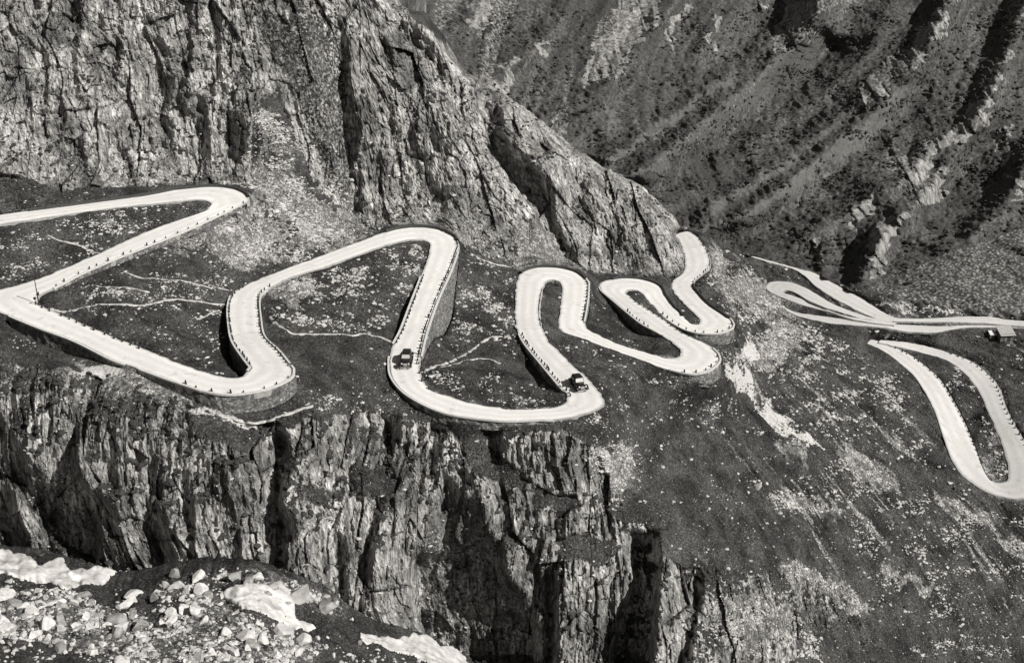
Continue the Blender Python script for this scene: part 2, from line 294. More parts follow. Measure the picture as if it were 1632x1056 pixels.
for (pts, u1_, u2_, amp) in (([(655,885),(700,870),(712,815),(765,775),(780,850),(806,880),(812,960),(868,985),(868,1120),(700,1120),(672,1012),(656,950)], 655, 872, 8.), ([(1003,850),(1046,850),(1056,905),(1046,1120),(965,1120),(986,990),(1002,930)], 962, 1060, 3.)):
    mk = raster(); fill(mk, pts, 1.); wide += mk*np.clip((u2_-UU)/(u2_-u1_), 0, 1).astype(np.float32)*amp*np.clip((VV-(765 if amp > 5 else 820))/(170 if amp > 5 else 60), 0, 1).astype(np.float32)
REL = REL+blur(wide, 2.5, 7)+blur(black*.999, 4, 8)*4.5-blur(black, 40, 40)*1.5

# ------------------------------------------------------------------ ground cover masks
rock = raster(); grav = raster(); dust = raster(); dens = raster()
fill(rock, [(-260,-240),(600,-240),(640,5),(700,70),(765,125),(850,180),(950,255),(1050,312),(1090,355),(1094,430),(1075,440),(1000,437),(950,432),(935,428),(905,410),(870,365),(850,345),(820,378),(832,420),(790,414),(740,388),(700,362),(655,358),(600,362),(575,350),(540,330),(500,280),(470,210),(440,140),(405,170),(395,250),(400,300),(330,292),(200,297),(100,300),(0,278),(-260,290)])
fill(rock, [(400,10),(450,20),(530,25),(545,60),(556,120),(552,200),(566,330),(545,330),(510,270),(475,170),(440,100),(410,60)], .3)
fill(rock, [(-260,565),(0,575),(60,580),(150,600),(230,625),(300,645),(345,665),(420,685),(520,660),(640,660),(690,672),(740,705),(790,700),(850,690),(905,690),(950,722),(990,790),(960,812),(1010,830),(1050,862),(1050,885),(1090,905),(1116,910),(1118,1000),(1090,1100),(1090,1340),(-260,1340)], .92)
for p in ([(735,700),(760,690),(800,730),(850,765),(820,775),(780,760),(745,735)],[(850,770),(930,800),(900,820),(840,800)],[(560,735),(640,760),(620,790),(560,790)],[(300,650),(420,690),(400,720),(310,690)],[(880,860),(940,850),(1000,870),(960,900),(900,890)],[(470,770),(540,780),(520,810),(470,800)]): fill(rock, p, .12)
fill(grav, [(405,150),(428,150),(458,210),(480,290),(440,300),(402,270)], .45)
for p in ([(402,270),(480,290),(520,325),(600,366),(560,395),(470,400),(430,420),(400,330)],[(398,325),(430,345),(425,420),(385,432),(340,412),(275,397),(260,388),(340,352)],[(840,345),(875,365),(935,432),(830,427),(800,402)],
          [(1130,382),(1150,400),(1190,430),(1250,480),(1262,505),(1200,500),(1150,470),(1128,440)],[(700,362),(740,388),(800,412),(830,420),(815,380),(760,340),(720,330)],[(430,455),(470,440),(500,450),(480,500),(440,490)],
          [(1210,540),(1250,500),(1290,530),(1240,580),(1200,600)],[(1420,470),(1500,488),(1632,500),(1632,480),(1500,470)],[(205,575),(345,655),(280,655),(120,625),(0,602),(0,575),(60,580)],
          [(1560,640),(1600,560),(1620,600),(1610,650)][:0] or [(1330,700),(1400,730),(1450,790),(1400,790),(1340,740)],[(1240,905),(1270,898),(1310,912),(1395,975),(1370,978),(1310,942),(1255,932)],[(1400,880),(1480,930),(1475,948),(1410,912)],[(1230,700),(1290,715),(1285,742),(1250,722)],[(1225,788),(1290,788),(1350,808),(1345,826),(1290,820),(1238,802)],[(1482,785),(1540,803),(1600,835),(1560,832),(1500,808)],[(1590,850),(1660,875),(1660,900),(1600,875)],[(925,720),(1000,705),(1010,780),(960,795)],[(960,970),(1100,990),(1230,940),(1240,960),(1130,1000)][:0] or [(1130,950),(1200,940),(1280,1000),(1220,1010),(1140,1000)],[(1585,690),(1597,740),(1604,764),(1575,764),(1560,735),(1568,700)],[(1285,452),(1320,468),(1352,488),(1390,505),(1360,500),(1310,472)],[(1025,478),(1058,500),(1050,512),(1014,480)]):
    fill(grav, p, .85, 'max')
for p in ([(1152,594),(1178,578),(1200,620),(1236,652),(1286,690),(1318,717),(1285,708),(1240,688),(1210,658),(1196,632),(1160,606)],[(100,596),(130,580),(170,573),(200,582),(160,600),(128,600)],[(320,648),(345,652),(420,684),(395,680),(340,668),(300,655)],[(1380,472),(1440,478),(1500,492),(1560,498),(1500,500),(1430,492)],[(1185,540),(1215,560),(1200,580),(1180,570)]):
    fill(dust, p, 1, 'max')
fill(rock, [(1126,905),(1180,915),(1290,900),(1320,940),(1360,985),(1300,1010),(1260,1060),(1260,1340),(1080,1340),(1100,1020)], .45, 'max')
dens += .05
for p, k in (([(0,365),(300,330),(240,370),(80,440),(0,450)],.8),([(120,450),(360,440),(365,500),(150,485)],.7),([(430,460),(520,430),(620,402),(684,390),(680,430),(650,500),(600,520),(500,520),(440,495)],1.6),([(735,395),(820,440),(818,540),(740,530),(712,510)],1.5),([(130,500),(360,520),(340,590),(280,570)],.35),
             ([(480,620),(640,630),(700,665),(500,650)],.8),([(680,590),(760,600),(890,610),(900,640),(800,645),(700,625)],.9),([(940,520),(1100,600),(1000,600),(930,540)],1.1),([(1130,440),(1260,500),(1400,600),(1480,720),(1350,720),(1200,600),(1140,560)],1.5),([(400,130),(600,370),(520,400),(420,430),(270,390),(390,330)],2.2),([(925,700),(1000,700),(1020,790),(960,800)],2.),([(930,640),(1005,630),(1000,680),(940,690)],1.2),
             ([(1060,640),(1160,640),(1150,670),(1080,665)],1.2),([(1300,720),(1400,760),(1500,900),(1632,1056),(1450,1056),(1350,850)],.5),([(1230,785),(1350,805),(1345,830),(1240,805)],2.),([(1240,900),(1320,910),(1400,980),(1370,985),(1250,935)],1.3),([(1120,940),(1300,1000),(1300,1056),(1110,1056)],1.2),([(520,655),(640,650),(650,670),(530,675)],1.),([(1130,380),(1260,490),(1240,520),(1130,450)],1.8),([(1270,550),(1390,560),(1450,640),(1320,640)],.9),([(1400,790),(1640,830),(1640,950),(1500,900)],.7),([(1000,600),(1500,700),(1500,800),(1100,800)],.12),([(1500,560),(1560,600),(1600,690),(1600,765),(1560,735),(1530,640)],1.)):
    fill(dens, p, k, 'max')
for p_ in ([(650,885),(700,868),(720,810),(768,765),(800,870),(862,985),(862,1070),(700,1070),(668,1012)],[(1008,850),(1042,850),(1048,900),(1036,1070),(975,1070),(1000,930)],[(110,690),(124,670),(150,782),(160,880),(85,875),(70,790)]): fill(rock, p_, .45)  # rock swapped for darker cover: shade of the big cliff hollows painted in
rock = blur(rock, 2.5); grav = blur(grav, 4); dust = blur(dust, 2.0); dens = blur(dens, 8)

# ------------------------------------------------------------------ fit the ground to the roads
inside = raster(); zmap = raster()
near = raster()
for k, (A, B) in RUNS.items():
    ua, va, _ = proj(A); ub, vb, _ = proj(B)
    for j in range(len(A)-1):
        zz = float((A[j, 2]+A[j+1, 2]+B[j, 2]+B[j+1, 2])/4)
        q = [(ua[j], va[j]), (ua[j+1], va[j+1]), (ub[j+1], vb[j+1]), (ub[j], vb[j])]
        q = np.array(q); cen = q.mean(0); q = cen+(q-cen)*1.03
        if k == 'main' and 1000 < cen[0] < 1078 and cen[1] < 400: continue
        fill(inside, q, 1.); fill(zmap, q, zz)
def rdz(zt):
    r = ray(UU, VV); return ((zt-CAMZ)/r[..., 2]).astype(np.float32)
wallD = raster(); wallM = raster()
for w in WALLS:
    e, ft, out, h = wall_geo(w); ft = ft+(ft-e)*.10
    u1, v1, d1 = proj(e); u2, v2, d2 = proj(ft)
    for j in range(len(e)-1):
        q = [(u1[j], v1[j]), (u1[j+1], v1[j+1]), (u2[j+1], v2[j+1]), (u2[j], v2[j])]
        fill(wallD, q, float(max(d1[j], d2[j]))+.5); fill(wallM, q, 1.)
wallM *= (inside < .5)
wt = blur(inside, 3.0); zsm = blur(zmap*inside, 3.0)/np.maximum(wt, 1e-4)
free = np.clip(wt*2.2, 0, 1)*(1-np.clip(blur(wallM, 2.0)*6, 0, 1))*(inside < .5)
zin = np.where(inside > .5, zmap, zsm)
rz = rdz(np.where(wt > .01, zin, 100.)-.22)
ok = (wt > .01)
DEP = np.where(ok, DEP*(1-free)+rz*free, DEP)
DEP = np.where(wallM > .5, np.maximum(wallD, DEP), DEP)
DEP = np.where(inside > .5, rdz(zin-.45), DEP)
SMOOTHROAD = np.clip(blur(np.maximum(inside, wallM), 3.5)*2.2, 0, 1)
REL *= 1-np.clip(blur(inside, 6)*2.5, 0, 1)

# ------------------------------------------------------------------ mesh helpers
def mesh_np(name, V, Fq, mat, smooth=True, attrs=None, parent=None, kind=None, tri=False):
    me = bpy.data.meshes.new(name); nv = len(V); nf = len(Fq); k = Fq.shape[1]
    me.vertices.add(nv); me.vertices.foreach_set('co', np.ascontiguousarray(V, np.float32).ravel())
    me.loops.add(nf*k); me.loops.foreach_set('vertex_index', np.ascontiguousarray(Fq, np.int32).ravel())
    me.polygons.add(nf); me.polygons.foreach_set('loop_start', np.arange(0, nf*k, k, dtype=np.int32))
    me.polygons.foreach_set('use_smooth', np.full(nf, smooth, bool))
    if attrs is not None:
        at = me.color_attributes.new('site', 'FLOAT_COLOR', 'POINT'); at.data.foreach_set('color', np.ascontiguousarray(attrs, np.float32).ravel())
    me.update(calc_edges=True); me.validate()
    if mat: me.materials.append(mat)
    o = bpy.data.objects.new(name, me); COL.objects.link(o)
    if parent: o.parent = parent
    if kind: o['kind'] = kind
    return o
def grid_faces(nr, nc):
    a = np.arange(nr*nc).reshape(nr, nc); return np.stack([a[:-1, :-1], a[1:, :-1], a[1:, 1:], a[:-1, 1:]], -1).reshape(-1, 4)
def normals(P):
    du = np.gradient(P, axis=1); dv = np.gradient(P, axis=0); n_ = np.cross(dv, du); n_ /= np.linalg.norm(n_, axis=-1)[..., None]+1e-9
    return n_

# ------------------------------------------------------------------ main ground sheet
TOPL = np.array([(-260,-230),(540,-230),(575,-110),(600,-30),(622,4),(640,14),(655,15),(672,22),(690,42),(705,68),(718,92),(735,112),(765,134),(800,152),(850,188),(895,222),(950,264),(985,281),(1020,298),(1042,318),(1060,338),(1074,350),(1082,362),(1100,366),(1115,374),(1150,395),(1190,401),(1222,408),(1276,424),(1315,440),(1346,456),(1376,462),(1420,468),(1460,478),(1500,485),(1560,493),(1632,500),(1900,515)], float)
NC = 1180; NR = 760
ucol = np.linspace(-220, 1850, NC); topv = np.interp(ucol, TOPL[:, 0], TOPL[:, 1])
nz_ = vnoise(np.stack([ucol/9., ucol*0, ucol*0], -1), 5)*2.4+vnoise(np.stack([ucol/3.3, ucol*0, ucol*0], -1), 6)*1.1
topv = topv+np.where(ucol < 1085, nz_, nz_*.25)*(ucol > 600)
botv = 1300.
tt = np.linspace(0, 1, NR)[:, None]
GU = np.broadcast_to(ucol[None], (NR, NC)); GV = topv[None]*(1-tt)+botv*tt
dep = sample(DEP, GU, GV).astype(float)
P0 = at_d(GU, GV, dep)
ring = np.clip(sample(blur(inside, 4), GU, GV)*2.4, 0, 1)*(sample(inside, GU, GV) < .5)
wu = fbm(P0/3.2, 3, 11)*9; wv = fbm(P0/3.2, 3, 12)*7; patch = fbm(P0/5., 4, 13)
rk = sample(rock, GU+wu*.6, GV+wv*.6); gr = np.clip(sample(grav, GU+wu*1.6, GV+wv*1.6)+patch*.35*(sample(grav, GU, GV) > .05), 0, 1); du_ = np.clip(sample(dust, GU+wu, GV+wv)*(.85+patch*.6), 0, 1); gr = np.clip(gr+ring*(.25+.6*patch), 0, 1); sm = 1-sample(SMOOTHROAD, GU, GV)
wp = P0+np.stack([fbm(P0/6., 2, 40), fbm(P0/6., 2, 44), fbm(P0/6., 2, 48)], -1)*.38
A1 = wp[..., 0]+.12*wp[..., 1]; B1 = wp[..., 2]
lean = np.where((GU > 575) & (GV < 440), .35, .02)
A1 = A1+fbm(P0/28., 2, 14)*3.5
flute = 1-np.abs(fbm(np.stack([A1/2.6, A1*0+3, B1/22.], -1), 3, 83))*2.2; flute2 = fbm(np.stack([A1/.55, A1*0+7, B1/5.], -1), 3, 86)
lg_ = B1/3.1+A1*.05+fbm(P0/7., 2, 19)*.9; ledge = -(lg_-np.floor(lg_))**3*np.clip(fbm(P0/6., 2, 21)*2+.4, 0, 1)
def fc(size, el, seed, tilt=1.):
    return facets((A1+lean*(B1-CAMZ+80))/size, B1/(size*el), seed, tilt)
f1, e1 = fc(6.0, 2.8, 3, 1.4); up = GV < 435; f2, e2 = fc(2.3, np.where(up, 1.7, 3.2), 17, 1.3); f3, e3 = fc(.9, np.where(up, 1.8, 3.2), 29, 1.2); f4, e4 = fc(.42, 3., 51, 1.)
pass
crack = np.clip(1-e1/.05, 0, 1)*.9+np.clip(1-e2/.07, 0, 1)*.7+np.clip(1-e3/.10, 0, 1)*.4
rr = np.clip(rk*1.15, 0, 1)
Q = np.stack([P0[..., 0], P0[..., 1], P0[..., 2]*.35], -1)
ridgy = 1-np.abs(fbm(Q/4.2, 4, 70))*1.6
jag = fbm(np.stack([P0[..., 0]*1.6, P0[..., 1]*1.6, P0[..., 2]*.55], -1), 3, 77)
off = sample(REL, GU+wu*.35, GV+wv*.5)*(1-np.clip(sample(blur(np.maximum(inside, wallM), 5), GU, GV)*2.6, 0, 1))+rr*(f1*1.15+f2*.62+f3*.34+f4*.17+crack*.25-flute*np.where(up, .28, .5)+flute2*np.where(up, .14, .28)+jag*.25+ledge*.55)*sm
# silhouette rounds away from the camera
edge = np.clip(1-(GV-topv[None])/26., 0, 1)
off = off+np.where(GU > 560, edge**2*np.where(GU < 1085, 7., 1.), 0)*(0.15+.85*sm)
P = at_d(GU, GV, dep+off)
soft = 1-rr*.8
hum = fbm(P0/7., 3, 90)*.50+fbm(P0/1.7, 3, 93)*.22+np.abs(fbm(P0/.7, 2, 97))*.10*(1+1.2*gr)
sd1 = P0[..., 0]*.8-P0[..., 1]*.6; sd2 = P0[..., 0]*.6+P0[..., 1]*.8; strk = fbm(np.stack([sd1/16., sd2/2.4, sd1*0+4], -1), 4, 240); rgt = np.clip((GU-1040)/120, 0, 1)*soft*sm
P[..., 2] += hum*soft*sm*1.0+(1-np.abs(strk)*2)*.45*rgt
gr = np.clip(gr+np.clip(strk-.42, 0, 1)*1.6*rgt*(GV > 470), 0, 1)
P[..., 2] -= .7*np.clip(1-(GV-topv[None])/9., 0, 1)*(GU > 1180)
nrm = normals(P)
nzs = nrm[..., 2]
nzb = nzs.copy()
for _ in range(3):
    nzb[1:-1, 1:-1] = (nzb[1:-1, 1:-1]*2+nzb[:-2, 1:-1]+nzb[2:, 1:-1]+nzb[1:-1, :-2]+nzb[1:-1, 2:])/6
veg = np.clip((nzb-.50)/.22+fbm(P0/3., 3, 120)*.5+np.clip(fbm(P0/9., 3, 125)-.1, 0, 1)*.9+.16*(GV > 560), 0, 1)
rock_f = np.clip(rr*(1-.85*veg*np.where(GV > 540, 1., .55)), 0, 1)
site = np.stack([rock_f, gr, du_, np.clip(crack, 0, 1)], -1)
# back of the spur and brow: rows that carry on behind the skyline
back = []
for (dy, dz) in ((3, -.6), (9, -5), (22, -18), (50, -52)):
    r_ = P[0].copy(); r_[:, 1] += dy; r_[:, 0] += dy*.25; r_[:, 2] += np.where(ucol > 560, dz, -dz*.2); back.append(r_)
P = np.concatenate([np.array(back[::-1]), P], 0); site = np.concatenate([np.repeat(site[:1], 4, 0), site], 0)
GROUND = P[4:]
def on_ground(u, v):
    """world position on the finished ground at an image pixel (u, v)"""
    u = np.asarray(u, float); v = np.asarray(v, float)
    x = np.clip((u-ucol[0])/(ucol[1]-ucol[0]), 0, NC-1.001); t_ = np.interp(u, ucol, topv)
    y = np.clip((v-t_)/(botv-t_)*(NR-1), 0, NR-1.001); i_ = x.astype(int); j_ = y.astype(int); a = (x-i_)[..., None]; b = (y-j_)[..., None]
    return (GROUND[j_, i_]*(1-a)+GROUND[j_, i_+1]*a)*(1-b)+(GROUND[j_+1, i_]*(1-a)+GROUND[j_+1, i_+1]*a)*b
# ------------------------------------------------------------------ materials (silver-print greys, faintly warm)
def tint(v): return (v, v*.98, v*.945, 1)
class N:
    def __init__(s, name, rough=.9):
        s.m = bpy.data.materials.new(name); s.m.use_nodes = True; s.t = s.m.node_tree; s.t.nodes.clear()
        s.out = s.new('ShaderNodeOutputMaterial'); s.b = s.new('ShaderNodeBsdfPrincipled'); s.b.inputs['Roughness'].default_value = rough
        s.b.inputs['Specular IOR Level'].default_value = .12
        s.l(s.b.outputs[0], s.out.inputs[0]); s.co = s.new('ShaderNodeTexCoord').outputs['Object']
    def new(s, t): return s.t.nodes.new(t)
    def l(s, a, b): s.t.links.new(a, b)
    def map(s, sx, sy, sz, rot=(0, 0, 0)):
        n_ = s.new('ShaderNodeMapping'); n_.inputs['Scale'].default_value = (sx, sy, sz); n_.inputs['Rotation'].default_value = rot; s.l(s.co, n_.inputs[0]); return n_.outputs[0]
    def noise(s, sc_, det=4, rough=.6, vec=None, dist=0):
        n_ = s.new('ShaderNodeTexNoise'); n_.inputs['Scale'].default_value = sc_; n_.inputs['Detail'].default_value = det; n_.inputs['Roughness'].default_value = rough; n_.inputs['Distortion'].default_value = dist
        s.l(vec or s.co, n_.inputs['Vector']); return n_.outputs['Fac']
    def vor(s, sc_, vec=None, feat='F1', out='Distance'):
        n_ = s.new('ShaderNodeTexVoronoi'); n_.feature = feat; n_.inputs['Scale'].default_value = sc_; s.l(vec or s.co, n_.inputs['Vector']); return n_.outputs[out]
    def ramp(s, fac, stops):
        n_ = s.new('ShaderNodeValToRGB'); e = n_.color_ramp.elements
        while len(e) < len(stops): e.new(.5)
        for q, (p, v) in zip(e, stops): q.position = p; q.color = tint(v) if not isinstance(v, tuple) else v
        s.l(fac, n_.inputs[0]); return n_.outputs[0]
    def mth(s, op, a, b=None, clamp=False):
        n_ = s.new('ShaderNodeMath'); n_.operation = op; n_.use_clamp = clamp
        for k, x in enumerate((a, b)):
            if x is None: continue
            if isinstance(x, (int, float)): n_.inputs[k].default_value = x
            else: s.l(x, n_.inputs[k])
        return n_.outputs[0]
    def mix(s, f, a, b, mode='MIX'):
        n_ = s.new('ShaderNodeMix'); n_.data_type = 'RGBA'; n_.blend_type = mode
        for k, x in ((0, f), (6, a), (7, b)):
            if isinstance(x, (int, float)) and k: n_.inputs[k].default_value = tint(x)
            elif isinstance(x, (int, float, tuple)): n_.inputs[k].default_value = x
            else: s.l(x, n_.inputs[k])
        return n_.outputs[2]
    def bump(s, h, dist, st_=1.0):
        n_ = s.new('ShaderNodeBump'); n_.inputs['Distance'].default_value = dist; n_.inputs['Strength'].default_value = st_; s.l(h, n_.inputs['Height']); s.l(n_.outputs[0], s.b.inputs['Normal'])
    def col(s, c_):
        if isinstance(c_, (int, float)): s.b.inputs['Base Color'].default_value = tint(c_)
        else: s.l(c_, s.b.inputs['Base Color'])

def ground_mat(name, grass=(.008, .085), rockv=(.035, .31, .84), gravv=(.05, .66)):
    s = N(name, .95); at = s.new('ShaderNodeAttribute'); at.attribute_name = 'site'; sep = s.new('ShaderNodeSeparateColor'); s.l(at.outputs['Color'], sep.inputs[0])
    R, G_, B_ = sep.outputs; crk = at.outputs['Alpha']
    big = s.noise(.09, 4); fine = s.noise(1.6, 8, .72); mid = s.noise(.5, 5, .65)
    vst = s.map(1, 1, .28, (0, .2, 0)); stri = s.mth('ADD', s.mth('MULTIPLY', s.noise(1.3, 7, .68, vst, .2), .5), s.mth('MULTIPLY', s.noise(2.6, 6, .7, s.map(1, 1, .12)), .5)); stri2 = s.noise(.35, 5, .6, vst)
    # grass and heath
    gcol = s.mix(s.mth('MULTIPLY', big, 1.0), s.ramp(fine, [(.30, grass[0]), (.62, grass[1])]), s.ramp(mid, [(.35, grass[0]*.8), (.7, grass[1]*.75)]))
    gcol = s.mix(s.ramp(s.noise(3.5, 6, .8, s.map(.8, 1, 1)), [(.52, (0, 0, 0, 1)), (.60, (.8, .8, .8, 1))]), gcol, .20); gcol = s.mix(1., gcol, s.ramp(s.noise(.16, 5, .6), [(.38, (.45, .45, .45, 1)), (.62, (1.25, 1.25, 1.25, 1))]), 'MULTIPLY')
    speck = s.ramp(s.vor(2.6), [(.0, (1, 1, 1, 1)), (.13, (1, 1, 1, 1)), (.19, (0, 0, 0, 1))]); pres = s.ramp(s.noise(.22, 3), [(.42, (0, 0, 0, 1)), (.58, (1, 1, 1, 1))])
    gcol = s.mix(s.mth('MULTIPLY', s.mth('MULTIPLY', speck, pres), .8), gcol, .30)
    # rock
    rc = s.ramp(s.mth('ADD', s.mth('MULTIPLY', stri, .7), s.mth('MULTIPLY', stri2, .3)), [(.40, rockv[0]), (.47, rockv[1]), (.60, rockv[2])])
    rc = s.mix(1., rc, s.ramp(s.noise(.11, 5, .62), [(.38, (.34, .34, .34, 1)), (.56, (1.1, 1.1, 1.1, 1))]), 'MULTIPLY')
    lich = s.ramp(s.noise(.8, 6, .7, vst), [(.48, (0, 0, 0, 1)), (.58, (1, 1, 1, 1))])
    rc = s.mix(s.mth('MULTIPLY', lich, .62), rc, s.ramp(fine, [(.40, .03), (.60, .26)]))
    fiss = s.ramp(s.vor(.55, vst, 'DISTANCE_TO_EDGE'), [(.0, (1, 1, 1, 1)), (.035, (0, 0, 0, 1))])
    rc = s.mix(s.mth('MULTIPLY', fiss, .55), rc, .03)
    rc = s.mix(s.mth('MULTIPLY', crk, .65, True), rc, .03)
    # gravel and scree
    v1 = s.vor(1.7, None, 'F1', 'Color'); sv = s.new('ShaderNodeSeparateColor'); s.l(v1, sv.inputs[0]); gap = s.ramp(s.vor(1.7, None, 'DISTANCE_TO_EDGE'), [(.02, (0, 0, 0, 1)), (.12, (1, 1, 1, 1))])
    gc = s.mix(gap, gravv[0], s.mix(s.mth('MULTIPLY', sv.outputs[0], .9), gravv[1], .16)); gc = s.mix(s.ramp(mid, [(.42, (0, 0, 0, 1)), (.62, (.8, .8, .8, 1))]), gc, .07)
    dc = s.ramp(fine, [(.3, .40), (.7, .68)])
    jit = s.mth('MULTIPLY', s.mth('SUBTRACT', fine, .5), 2.2); jit2 = s.mth('MULTIPLY', s.mth('SUBTRACT', s.mth('ADD', s.mth('MULTIPLY', mid, .5), s.mth('MULTIPLY', fine, .5)), .5), 4.0)
    def msk(x, lo=.35, hi=.6, j=jit): return s.ramp(s.mth('ADD', x, j), [(lo, (0, 0, 0, 1)), (hi, (1, 1, 1, 1))])
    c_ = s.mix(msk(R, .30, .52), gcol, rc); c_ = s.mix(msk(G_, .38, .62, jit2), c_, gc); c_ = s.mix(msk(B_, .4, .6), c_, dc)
    s.col(c_); s.bump(s.mth('ADD', s.noise(2.4, 9, .75), s.mth('MULTIPLY', stri, .8)), .32, .9)
    return s.m
M_ground = ground_mat('alpine_ground')
def simple(name, lo, hi, scale=2., rough=.9, bump=.02, det=6, spec=.12):
    s = N(name, rough); s.b.inputs['Specular IOR Level'].default_value = spec
    f = s.noise(scale, det, .65); s.col(s.ramp(f, [(.3, lo), (.7, hi)]))
    if bump: s.bump(s.noise(scale*3, 6, .7), bump)
    return s.m
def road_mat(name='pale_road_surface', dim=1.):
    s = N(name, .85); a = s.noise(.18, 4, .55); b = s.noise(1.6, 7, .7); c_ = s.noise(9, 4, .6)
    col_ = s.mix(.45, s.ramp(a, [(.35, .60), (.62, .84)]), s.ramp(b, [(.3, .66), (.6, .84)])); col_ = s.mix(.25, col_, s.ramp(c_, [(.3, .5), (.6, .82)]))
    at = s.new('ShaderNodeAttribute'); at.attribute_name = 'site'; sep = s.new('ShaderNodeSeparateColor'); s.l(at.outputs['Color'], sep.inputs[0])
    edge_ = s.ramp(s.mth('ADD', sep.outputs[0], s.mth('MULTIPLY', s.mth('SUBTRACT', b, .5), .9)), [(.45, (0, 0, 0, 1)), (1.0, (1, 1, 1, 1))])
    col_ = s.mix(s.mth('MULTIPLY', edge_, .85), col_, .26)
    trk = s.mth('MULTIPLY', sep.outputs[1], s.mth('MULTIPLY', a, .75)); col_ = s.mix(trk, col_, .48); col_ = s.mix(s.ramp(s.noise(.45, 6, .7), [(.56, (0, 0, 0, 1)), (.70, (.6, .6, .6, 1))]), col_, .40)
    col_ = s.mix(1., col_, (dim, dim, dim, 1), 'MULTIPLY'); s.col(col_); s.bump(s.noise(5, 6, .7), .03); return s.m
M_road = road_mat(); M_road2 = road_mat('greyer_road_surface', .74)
def masonry(name='dry_stone_masonry', v=(.03, .13, .40)):
    s = N(name, .95); mp = s.map(1, 1, 1.7); d = s.vor(2.0, mp, 'DISTANCE_TO_EDGE'); c_ = s.vor(2.0, mp, 'F1', 'Color'); sv = s.new('ShaderNodeSeparateColor'); s.l(c_, sv.inputs[0])
    joint = s.ramp(d, [(.0, (0, 0, 0, 1)), (.07, (1, 1, 1, 1))]); col_ = s.mix(sv.outputs[0], v[1], v[2]); col_ = s.mix(s.ramp(s.noise(.8, 6, .7), [(.35, (0, 0, 0, 1)), (.65, (.6, .6, .6, 1))]), col_, v[0])
    s.col(s.mix(joint, .06, col_)); s.bump(joint, .08, .8); return s.m
M_wall = masonry()
M_cope = simple('pale_coping', .45, .72, 3.)
M_rock = simple('pale_boulder_granite', .38, .80, 1.4, .9, .10, 8)
M_stone = simple('pale_loose_stone', .20, .74, .9, .9, .05)
M_post = simple('dark_guard_stone', .025, .06, 5., .9, .02)
M_snow = simple('old_snow', .34, .84, .45, .6, .05)
M_path = simple('trodden_path', .22, .66, .9, .9, .05)
M_iron = simple('painted_iron', .02, .035, 9., .6, 0)
M_bush = simple('heath_leaves', .028, .075, .7, .9, .0)
M_paint = simple('black_car_paint', .012, .018, 3., .22, 0, 2, .5)
M_top = simple('black_roof_fabric', .014, .024, 12., .8, .004)
M_tyre = simple('rubber', .014, .022, 20., .85, 0)
M_lamp_glare = simple('lamp_glass_and_glare', .55, .65, 3., .15, 0, 2, .5)
M_chrome = simple('polished_trim', .5, .6, 3., .25, 0, 2, .6); M_chrome.node_tree.nodes['Principled BSDF'].inputs['Metallic'].default_value = .9
def glass_mat():
    s = N('window_glass', .06); s.b.inputs['Specular IOR Level'].default_value = .9; s.col(.05); return s.m
M_glass = glass_mat()
M_roofm = simple('pale_sheet_roof', .30, .42, 1.6, .6, .02); M_roof_glare = simple('white_roof_and_glare', .50, .74, 2., .9, .03); M_wood = simple('dark_timber', .03, .06, 3., .9, .02)

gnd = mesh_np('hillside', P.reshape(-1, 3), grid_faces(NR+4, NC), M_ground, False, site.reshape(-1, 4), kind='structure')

# ------------------------------------------------------------------ far mountain flank
bc = []
def by(*p):
    for (u, v, y) in p: bc.append((u, v, y/float(ray(u, v)[1])))
by((450,-240,760),(450,200,520),(450,560,430),(700,-240,800),(700,20,640),(700,120,560),(760,560,430),(900,-240,840),(900,20,680),(900,200,560),(1000,285,510),(1080,360,470),(1000,560,430),(1100,-240,860),(1100,20,690),(1180,130,640),(1150,250,560),(1150,380,475),(1250,420,455),(1300,-240,840),(1300,20,690),(1300,200,600),(1330,330,510),(1340,440,440),
   (1450,-240,800),(1450,20,670),(1450,200,575),(1400,360,480),(1390,450,425),(1600,-240,790),(1600,20,670),(1560,180,585),(1500,330,515),(1430,440,428),(1530,400,455),(1632,370,475),(1632,500,390),(1500,490,388),(1400,470,402),(1632,200,570),(1900,-240,760),(1900,100,620),(1900,350,490),(1900,520,400),(1700,560,370),(1400,560,370),(1200,560,400))
b_c = np.array(bc); nb = len(b_c); XB = b_c[:, :2]/300.; Kb = np.sqrt(((XB[:, None]-XB[None])**2).sum(-1)+.02); Mb = np.zeros((nb+3, nb+3)); Pb = np.c_[np.ones(nb), XB]
Mb[:nb, :nb] = Kb; Mb[:nb, nb:] = Pb; Mb[nb:, :nb] = Pb.T; sb = np.linalg.solve(Mb, np.r_[100./b_c[:, 2], 0, 0, 0])
nbc, nbr = 860, 520
bu = np.linspace(520, 1880, nbc); bv = np.linspace(-220, 545, nbr); BU, BV = np.meshgrid(bu, bv)
wB = np.zeros_like(BU)
for r_ in range(nbr):
    d2 = np.sqrt((bu[:, None]/300.-XB[None, :, 0])**2+(bv[r_]/300.-XB[None, :, 1])**2+.02); wB[r_] = d2@sb[:nb]+sb[nb]+sb[nb+1]*bu/300+sb[nb+2]*bv[r_]/300
dB = 100./np.clip(wB, .08, .6)
PB0 = at_d(BU, BV, dB)
fr = raster(); fo = raster(); fg = raster()
def rib(pts, w_, s_): # a rib: crest along pts, falls off to a gully on its far side
    for (a, b) in zip(pts[:-1], pts[1:]):
        a = np.array(a, float); b = np.array(b, float); d = b-a; n_ = np.array([d[1], -d[0]]); n_ = n_/np.hypot(*n_)*w_
        if n_[0] < 0: n_ = -n_
        fill(fr, [a, b, b+n_, a+n_], s_, 'set'); fill(fr, [a, b, b-n_, a-n_], -s_, 'set')
rib([(1330,-120),(1300,40),(1185,135),(1085,220),(1000,285),(930,300)], 46, 1.5)
